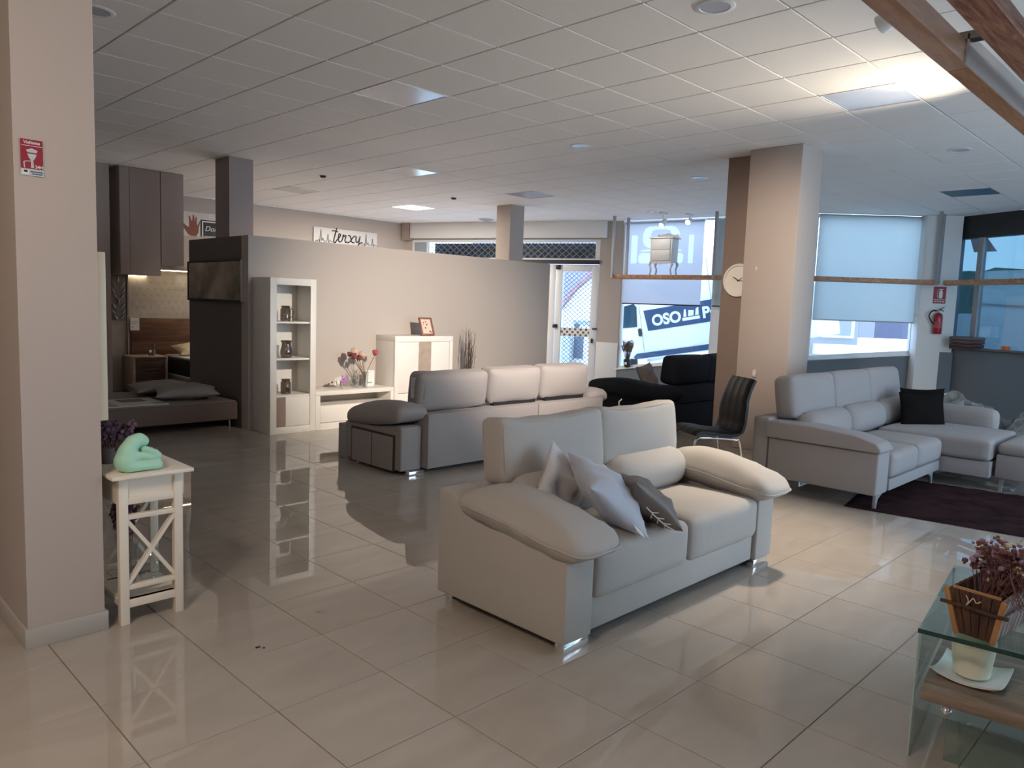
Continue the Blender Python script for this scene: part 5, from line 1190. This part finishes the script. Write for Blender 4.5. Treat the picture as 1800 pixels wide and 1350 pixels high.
t, M = throw('pillow', (4.88, 11.72, .625), .62, .42, .17, (1, 0, 0), (0, 1, .25), mat('cream_cotton', (.66, .56, .38), .8), 'cream pillow on the far bed', 21)
db = thing('daybed', (2.9, 8.6, 0), 'low brown upholstered daybed beside the partition end', 'bed')
M_db = mat('brown_fabric', (.15, .105, .088), .85, bump=.2, bscale=300)
MB().box(1.95, 3.835, 8.08, 9.42, .10, .30).build('base', M_db, db, bevel=.015, seg=3); MB().box(1.97, 3.82, 8.1, 9.40, .298, .312).build('top_sheet', mat('daybed_top', (.20, .165, .14), .9), db, bevel=.004)
for x in (2.05, 3.79):
    for y in (8.2, 9.3): MB().tube([(x, y, 0), (x, y, .105)], .014, 10).build('leg', M_chrome, db)
cat_ = thing('catalogue_sheet', (2.8, 8.3, .312), 'large printed catalogue sheet lying on the daybed', 'brochure')
MB().box(2.45, 3.10, 8.14, 8.72, .312, .322).build('board', mat('sheet_white', (.52, .50, .47), .6), cat_); MB().box(2.46, 2.62, 8.145, 8.70, .322, .3225).build('print_block', mat('sheet_grey', (.30, .28, .27), .6), cat_)
MB().box(2.72, 2.98, 8.42, 8.66, .322, .3225).build('photo_print', mat('sheet_photo', (.12, .08, .065), .6, vary=.5, vscale=14), cat_); MB().box(2.97, 3.09, 8.145, 8.30, .322, .3225).build('print_block', mat('sheet_grey', (.30, .28, .27), .6), cat_)
M_gp = mat('grey_cotton', (.27, .245, .22), .8, bump=.15, bscale=200)
throw('pillow', (3.42, 8.48, .395), .66, .50, .17, (.95, -.30, .02), (.3, .95, .05), M_gp, 'grey pillow nearer the front on the daybed', 31)
throw('pillow', (3.36, 9.0, .39), .66, .48, .16, (1, -.1, 0), (.1, 1, .08), M_gp, 'grey pillow further back on the daybed', 32)

# ------------------------------------------------------------------ clock and switch on the column
ck = thing('wall_clock', (7.915, 4.25, 1.855), 'round white wall clock on the brown pilaster', 'clock')
cc = Vector((7.92, 4.25, 1.855)); MX = Matrix(((0, 0, -1), (-1, 0, 0), (0, 1, 0)))   # local x -> -y, y -> z, z -> -x
MB().lathe([(.155, .0), (.188, .0), (.19, .02), (.18, .034), (.165, .032), (.158, .012)], cc, 40, 0, MX).build('rim', mat('clock_rim', (.80, .77, .72), .4), ck, smooth=True)
MB().lathe([(.0, .004), (.16, .004), (.16, .010), (.0, .010)], cc, 40, 0, MX).build('dial', mat('clock_dial', (.70, .67, .62), .5), ck)
for k in range(12):
    a = R(90 - 30 * (k + 1)); p = cc + MX @ Vector((.122 * math.cos(a), .122 * math.sin(a) - .016, .0105)); text('numeral', str(k + 1), .048, p, MX @ Vector((1, 0, 0)), MX @ Vector((0, 1, 0)), M_black, ck, ext=.0004)
def hand_(a, L_, w): 
    a = R(a); d = Vector((math.cos(a), math.sin(a), 0)); MB().bar(cc + MX @ (d * -.02 + Vector((0, 0, .015))), cc + MX @ (d * L_ + Vector((0, 0, .015))), w, .002, (1, 0, 0)).build('clock_hand', M_black, ck)
hand_(150, .075, .009); hand_(-5, .11, .006); hand_(35, .05, .007)
sw = thing('wall_switch', (7.645, 3.78, .85), 'small white socket on the column behind the black chair', 'socket'); MB().box(7.62, 7.65, 3.825, 3.862, .81, .885).build('plate', mat('socket_cream', (.62, .58, .52), .5), sw, bevel=.004); MB().box(7.617, 7.62, 3.835, 3.852, .83, .865).build('key', M_white, sw)
hk = thing('wall_hook', (7.64, 3.7, 1.95), 'tiny bracket left on the face of the big column', 'hook'); MB().box(7.638, 7.65, 3.905, 3.915, 1.955, 1.99).box(7.63, 7.638, 3.907, 3.913, 1.955, 1.962).build('plate', M_white, hk)

# ------------------------------------------------------------------ extinguisher, towels, plastic, vase by the windows
es = thing('extinguisher_sign', FC.p(2.11, 1.92, .23), 'red extinguisher pictogram sign above the extinguisher', 'sign')
mb = MB(); FC.box(mb, 2.01, 2.215, 1.775, 2.055, .221, .226); mb.build('plate', Mred, es)
mb = MB(); FC.poly(mb, rr(2.10, 2.16, 1.86, 1.985, .02), .2262, .2275); FC.box(mb, 2.118, 2.142, 1.985, 2.005, .2262, .2275); FC.box(mb, 2.105, 2.165, 2.005, 2.017, .2262, .2275)
mb.build('bottle_symbol', M_white, es); mb = MB(); mb.tube(spline([FC.p(2.11, 2.01, .227), FC.p(2.08, 2.0, .227), FC.p(2.07, 1.93, .227), FC.p(2.085, 1.86, .227)], 5), .004, 5); mb.build('hose_symbol', M_white, es)
mb = MB(); FC.box(mb, 2.015, 2.21, 1.838, 1.843, .2262, .2275); mb.build('divider', M_white, es); text('lettering', 'EXTINTOR', .036, FC.p(2.112, 1.795, .2265), FC.d, (0, 0, 1), M_white, es, bold=.0006)
ex = thing('fire_extinguisher', FC.p(2.09, 1.27, .3), 'red fire extinguisher hung on the white pier', 'fire extinguisher'); ec = FC.p(2.09, 1.265, .295)
MB().lathe([(.0, .0), (.06, .0), (.066, .012), (.066, .29), (.058, .325), (.03, .35), (.02, .355), (.0, .355)], ec, 24).build('cylinder', mat('extinguisher_red', (.34, .015, .026), .25), ex, smooth=True)
MB().lathe([(.0665, .10), (.067, .10), (.067, .21), (.0665, .21)], ec, 24).build('label_band', mat('extinguisher_label', (.40, .06, .07), .5), ex)
mb = MB(); q = ec + Vector((0, 0, .355)); mb.tube([q, q + Vector((0, 0, .035))], .018, 10); mb.bar(q + Vector((0, 0, .03)) - FC.d * .04, q + Vector((0, 0, .03)) + FC.d * .02, .02, .02); mb.build('valve', M_grey_metal, ex)
mb = MB(); mb.tube([q + Vector((0, 0, .04)) - FC.d * .01, q + Vector((0, 0, .05)) + FC.d * .03, q + Vector((0, 0, .03)) + FC.d * .075], .008, 6); mb.tube([q + Vector((0, 0, .045)), q + Vector((0, 0, .075)) + FC.d * .05, q + Vector((0, 0, .095)) + FC.d * .085], .008, 6); mb.build('lever', M_black, ex)
mb = MB(); mb.tube(spline([q + Vector((0, 0, .03)) - FC.d * .03, q + Vector((0, 0, .03)) - FC.d * .10, q + Vector((0, 0, -.04)) - FC.d * .155, q + Vector((0, 0, -.12)) - FC.d * .13, q + Vector((0, 0, -.20)) - FC.d * .06], 6), .011, 8); mb.build('hose', M_black, ex, smooth=True)
tw = ['grey folded blanket, topmost of the stack on the right sill', 'brown folded blanket in the middle of the stack on the right sill', 'dark plum folded blanket at the bottom of the stack on the right sill']
for k, (cl, dz) in enumerate((((.13, .12, .12), .115), ((.11, .07, .065), .058), ((.075, .045, .05), .0))):
    p = FD.p(.54, 1.067 + dz + .03, .11); o = thing('blanket', FD.p(.54, 1.067 + dz, .11), tw[k], 'blanket', group='folded blankets on the right sill')
    mb = MB(); Mr = Matrix((FD.d, FD.n, Vector((0, 0, 1)))).transposed(); mb.cushion(p, (.46 - .015 * k, .30, .058), .027, (.006, .006, .004), 8, Mr, lambda q, u: q + Vector((0, 0, .004 * math.sin(14 * u[0])))); mb.build('folds', mat('blanket_%d' % k, cl, .95, bump=.6, bscale=120), o, smooth=True)
og = thing('orange_tool', FD.p(1.18, 1.07, .05), 'small orange tape roll lying on the right sill', 'tape'); mb = MB(); mb.lathe([(.035, 0), (.06, 0), (.062, .01), (.062, .05), (.06, .06), (.035, .06)], FD.p(1.18, 1.066, .04), 20); mb.build('roll', mat('tape_orange', (.62, .14, .04), .5), og)
rn = random.Random(6)
def crumple(name, c, rx_, ry_, h, seed, mt, label, n=26):
    o = thing(name, c, label, 'plastic sheet'); rn = random.Random(seed); ph = [(rn.uniform(2, 9), rn.uniform(2, 9), rn.uniform(0, 6)) for _ in range(9)]; vs = []; fs = []
    for i in range(n + 1):
        for j in range(n + 1):
            u, v = -1 + 2 * i / n, -1 + 2 * j / n; rr__ = min(1, math.hypot(u, v)); e = max(0, 1 - rr__ ** 2)
            z = e ** .6 * h * (.55 + .45 * abs(sum(math.sin(a * u + b * v + p) for a, b, p in ph) / 3.2)) + .02 * rn.random() * (e > 0)
            vs.append(Vector(c) + Vector((u * rx_ + .03 * rn.uniform(-1, 1), v * ry_ + .03 * rn.uniform(-1, 1), .004 + z)))
    for i in range(n):
        for j in range(n): a = i * (n + 1) + j; fs.append((a, a + n + 1, a + n + 2, a + 1))
    return MB().add(vs, fs).build('film', mt, o)
M_film = mat('crumpled_film', (.24, .24, .215), .3, spec=.6, vary=.3, vscale=7)
crumple('plastic_heap', (12.4, 2.98, 0), .60, .52, .46, 3, M_film, 'tall heap of crumpled clear plastic near the white pier')
crumple('plastic_heap', (12.3, 1.93, 0), .75, .42, .27, 4, M_film, 'low spread of crumpled plastic along the right wall')
bunch('dried_bouquet', FB.p(.33, sill(.33) + .03, .0) + FB.n * .0, 'dark vase of dried flowers on the sill beside the van', 'dried flowers', 110, .54, .12, 6, [mat('bouquet_brown', (.10, .06, .06), .9), mat('bouquet_tan', (.20, .14, .11), .9)], 7, ([(.05, 0), (.06, .02), (.075, .12), (.07, .16), (.06, .16), (.0, .1)], M_black))
pb_ = thing('paper_tag', FB.p(.33, .48, .1), 'small pale tag on the dried flower vase', 'tag'); mb = MB(); FB.box(mb, .31, .36, .40, .45, .078, .081); mb.build('card', M_white, pb_)

# ------------------------------------------------------------------ hanging plank racks
def rack(name, pos, label, rails, posts, extra=None):
    o = thing(name, pos, label, 'rack')
    for a, b, w, h in rails: MB().bar(a, b, w, h).build('rail', M_plank, o, bevel=.003)
    for p, z0 in posts: MB().box(p.x - .022, p.x + .022, p.y - .022, p.y + .022, z0, CEIL).build('hanger_post', M_grey_metal, o)
    return o
ZR = 2.105
rk = rack('hanging_rack', FB.p(1.2, ZR, .6), 'pine plank rack hung from the ceiling before the van window', [(FB.p(.25, ZR, .72), FB.p(FB.L - .75, ZR, .72), .045, .07), (FB.p(.08, ZR, .38), FB.p(FB.L - .45, ZR, .38), .045, .07), (FB.p(.27, ZR, .39), FB.p(.27, ZR, .70), .04, .06)],
     [(FB.p(.30, 0, .755), 2.08), (FB.p(.42, 0, .42), 2.1), (FB.p(2.29, 0, .755), 2.08)])
rack('hanging_rack', FC.p(.9, ZR, .5), 'dark pine rack hung before the wide pale blind', [(FC.p(-.55, ZR, .64), FC.p(1.80, ZR, .64), .045, .07), (FC.p(-.3, ZR, .34), FC.p(2.0, ZR, .34), .045, .07)], [(FC.p(1.80, 0, .675), 2.06), (FC.p(2.0, 0, .36), 2.09)])
rack('hanging_rack', FD.p(2, ZR, .5), 'pine rack hung before the right shop windows', [(FD.p(.46, ZR, .62), FD.p(5.2, ZR, .62), .045, .07), (FD.p(.2, ZR, .30), FD.p(5.2, ZR, .30), .045, .07)], [(FD.p(3.4, 0, .62), 2.07)])
nr = thing('hanging_rack', (2.6, .55, 2.13), 'large brown pine rack overhead at the top right corner', 'rack')
for k, (y0, y1, zt, x1) in enumerate(((.600, .655, 2.185, 5.0), (.452, .525, 2.17, 5.0), (.31, .385, 2.17, 5.0))):
    if k == 0:
        MB().box(.9, 2.255, y0, y1, 2.13, zt).build('plank', M_plank, nr, bevel=.002); MB().box(2.262, x1, y0 + .003, y1 + .001, 2.131, zt).build('plank', M_plank, nr, bevel=.002)
    else: MB().box(.9, x1, y0, y1, 2.13, zt).build('plank', wood('pine_grain', (.55, .28, .17), (.20, .065, .04), 3.2, 0, .45, 14), nr, bevel=.003)
for x in (1.55, 2.20, 3.4, 4.6): MB().box(x, x + .035, .30, .66, 2.186, 2.206).build('cross_bar', M_black, nr)
for x in (3.4, 4.6):
    for y in (.33, .63): MB().box(x - .02, x + .02, y - .02, y + .02, 2.2, CEIL).build('hanger_post', M_grey_metal, nr)
MB().hexa([(2.20, .594, 2.125), (2.95, .594, 2.128), (2.95, .599, 2.128), (2.20, .599, 2.125), (2.20, .592, 2.20), (2.95, .592, 2.21), (2.95, .597, 2.21), (2.20, .597, 2.20)]).build('plastic_wrap', M_plastic, nr)
# white bedside chest standing on the window rack
ch2 = thing('bedside_chest', FB.p(1.25, 2.145, .55), 'white curved bedside chest standing on the window rack', 'chest')
M_ch = mat('chest_white', (.58, .56, .54), .5)
mb = MB(); FB.poly(mb, [(1.04, 2.37), (1.46, 2.37), (1.47, 2.80), (1.03, 2.80)], .42, .70); mb.build('body', M_ch, ch2, bevel=.012)
mb = MB(); FB.poly(mb, rr(1.005, 1.50, 2.80, 2.825, .012), .39, .73); mb.build('top', M_ch, ch2, bevel=.004)
mb = MB(); FB.poly(mb, [(1.03, 2.825), (1.06, 2.90), (1.10, 2.88), (1.25, 2.92), (1.40, 2.88), (1.44, 2.90), (1.47, 2.825)], .40, .43); mb.build('gallery', M_ch, ch2, bevel=.003)
for off in (.705,): 
    mb = MB(); FB.poly(mb, [(1.06, 2.38), (1.44, 2.38), (1.40, 2.345), (1.31, 2.345), (1.25, 2.325), (1.19, 2.345), (1.10, 2.345)], .69, .705); mb.build('apron', M_ch, ch2)
for k in range(2):
    mb = MB(); FB.box(mb, 1.07, 1.43, 2.40 + .20 * k, 2.585 + .20 * k, .70, .712); mb.build('drawer', M_ch, ch2, bevel=.004)
for t_, s_ in ((1.05, -1), (1.45, 1)):
    for off in (.44, .68):
        mb = MB(); mb.tube(spline([FB.p(t_, 2.38, off), FB.p(t_ + .018 * s_, 2.32, off), FB.p(t_ - .008 * s_, 2.24, off), FB.p(t_ + .012 * s_, 2.145, off)], 5), [.024] * 6 + [.016] * 9 + [.012], 8); mb.build('leg', M_ch, ch2, smooth=True)

# ------------------------------------------------------------------ ceiling fittings
M_off = mat('panel_off', (.52, .54, .60), .18)
M_lit = mat('panel_lit', (1, 1, 1), .5, emit=(1.0, .93, .82), estr=6)
lab = {(4.0, 5.396): 'unlit square ceiling panel, greyish and stained, nearest of the panels on the left', (6.4, 11.396): 'unlit square ceiling panel beyond the dark column', (6.4, 8.396): 'unlit square ceiling panel above the tall display cabinet', (8.8, 8.396): 'unlit square ceiling panel near the slim beige column', (6.4, 2.396): 'unlit bluish ceiling panel beside the bright light pool', (8.8, 11.396): 'lit square ceiling panel glowing above the partition'}
for x, y in PANELS:
    i, j = cell0(x, y); x0, y0 = CX + i * .6, CY + j * .6; o = thing('ceiling_panel', (x0 + .3, y0 + .3, CEIL), lab[(x, y)], 'ceiling light')
    MB().box(x0 + .018, x0 + .582, y0 + .018, y0 + .582, CEIL + .001, CEIL + .008).build('diffuser', M_lit if (x, y) == (8.8, 11.396) else M_off, o)
    MB().box(x0 + .006, x0 + .594, y0 + .006, y0 + .018, CEIL - .003, CEIL + .011).box(x0 + .006, x0 + .594, y0 + .582, y0 + .594, CEIL - .003, CEIL + .011).box(x0 + .006, x0 + .018, y0 + .018, y0 + .582, CEIL - .003, CEIL + .011).box(x0 + .582, x0 + .594, y0 + .018, y0 + .582, CEIL - .003, CEIL + .011).build('frame', M_alu, o)
i, j = cell0(*OPEN); x0, y0 = CX + i * .6, CY + j * .6
o = thing('ceiling_panel', (x0 + .3, y0 + .3, CEIL), 'dark blue sheet standing in for an open ceiling cell near the right windows', 'ceiling panel'); MB().box(x0 + .008, x0 + .592, y0 + .008, y0 + .592, CEIL + .001, CEIL + .01).build('diffuser', mat('open_cell_teal', (.05, .13, .19), .4), o)  # dark sheet stands in for the shaded recess of a missing tile
dl = {(4.0, 2.41): 'round white recessed light, largest, at the top of the ceiling', (6.44, 5.43): 'round recessed light above the grey sofa', (8.82, 5.40): 'round recessed light left of the big column', (8.82, 2.37): 'round recessed light right of the big column', (1.63, 5.40): 'round recessed light beside the left pillar', (11.4, 7.9): 'round recessed light near the track spot'}
for (x, y), lb_ in dl.items():
    o = thing('downlight', (x, y, CEIL), lb_, 'ceiling light'); MB().lathe([(.085, -.001), (.088, -.008), (.112, -.007), (.118, -.001)], (x, y, CEIL), 28).build('ring', M_alu, o, smooth=True); MB().lathe([(0, -.005), (.086, -.005), (.086, -.001), (0, -.001)], (x, y, CEIL), 28).build('diffuser', M_off, o)
o = thing('ceiling_vent', (10.75, 11.5, CEIL), 'round grey air vent on the ceiling near the door', 'vent')
for k, r_ in enumerate((.16, .12, .08)): MB().lathe([(r_ - .035, -.02 - .012 * k), (r_, -.004 - .012 * k), (r_, -.001 - .012 * k), (r_ - .035, -.015 - .012 * k)], (10.75, 11.5, CEIL), 24).build('vent_ring', M_grey_metal, o, smooth=True)
MB().tube([(10.75, 11.5, CEIL), (10.75, 11.5, CEIL - .04)], .03, 12).build('hub', M_grey_metal, o)
for x, y, lb_ in ((5.855, 9.68, 'tiny dark smoke detector left above the partition'), (8.32, 9.70, 'tiny dark smoke detector right above the partition')):
    o = thing('smoke_detector', (x, y, CEIL), lb_, 'detector'); MB().lathe([(.045, -.001), (.045, -.02), (.03, -.035), (0, -.035)], (x, y, CEIL), 16).build('head', M_black, o, smooth=True); MB().lathe([(.06, -.001), (.06, -.006), (.045, -.008), (.045, -.001)], (x, y, CEIL), 16).build('base', M_alu, o)
def tspot(c, aim, label, lit):
    o = thing('track_spotlight', c, label, 'spotlight'); c = Vector(c); d = (Vector(aim) - c).normalized(); M = d.to_track_quat('Z', 'Y').to_matrix()
    MB().lathe([(.0, -.08), (.035, -.08), (.042, -.06), (.05, .06), (.052, .075), (.046, .075), (.04, .05), (0, .05)], c, 20, 0, M).build('lamp_body', M_white, o, smooth=True)
    MB().lathe([(0, .058), (.044, .058), (.044, .064), (0, .064)], c, 20, 0, M).build('lens', mat('lens_lit', (1, 1, 1), .4, emit=(1, .97, .92), estr=14) if lit else M_off, o)
    MB().tube([c + Vector((0, 0, .03)), Vector((c.x, c.y, CEIL - .02))], .008, 6).build('stem', M_white, o); MB().box(c.x - .09, c.x + .09, c.y - .03, c.y + .03, CEIL - .022, CEIL).build('adapter', M_white, o)
tspot(FB.p(1.36, 3.05, .9), FB.p(1.0, 1.6, 2.6), 'white lit track spotlight above the bedside chest', True)
tspot(FB.p(1.72, 3.10, .6), FB.p(1.75, 2.2, 2.5), 'small lit spotlight right of the bedside chest', True)
tspot((4.31, 1.53, 3.06), (4.6, 3.0, 2.5), 'small spotlight half hidden by the overhead rack', False)

sc_ = thing('floor_scrap', (1.443, 2.880, 0), 'tiny dark scraps lying on the floor tiles between side table and loveseat', 'scrap')
for dx, dy, l_ in ((0, 0, .02), (.022, -.022, .008)): MB().box(sc_.location.x + dx, sc_.location.x + dx + l_, sc_.location.y + dy, sc_.location.y + dy + .008, .0, .004).build('chip', M_black, sc_, bevel=.001)
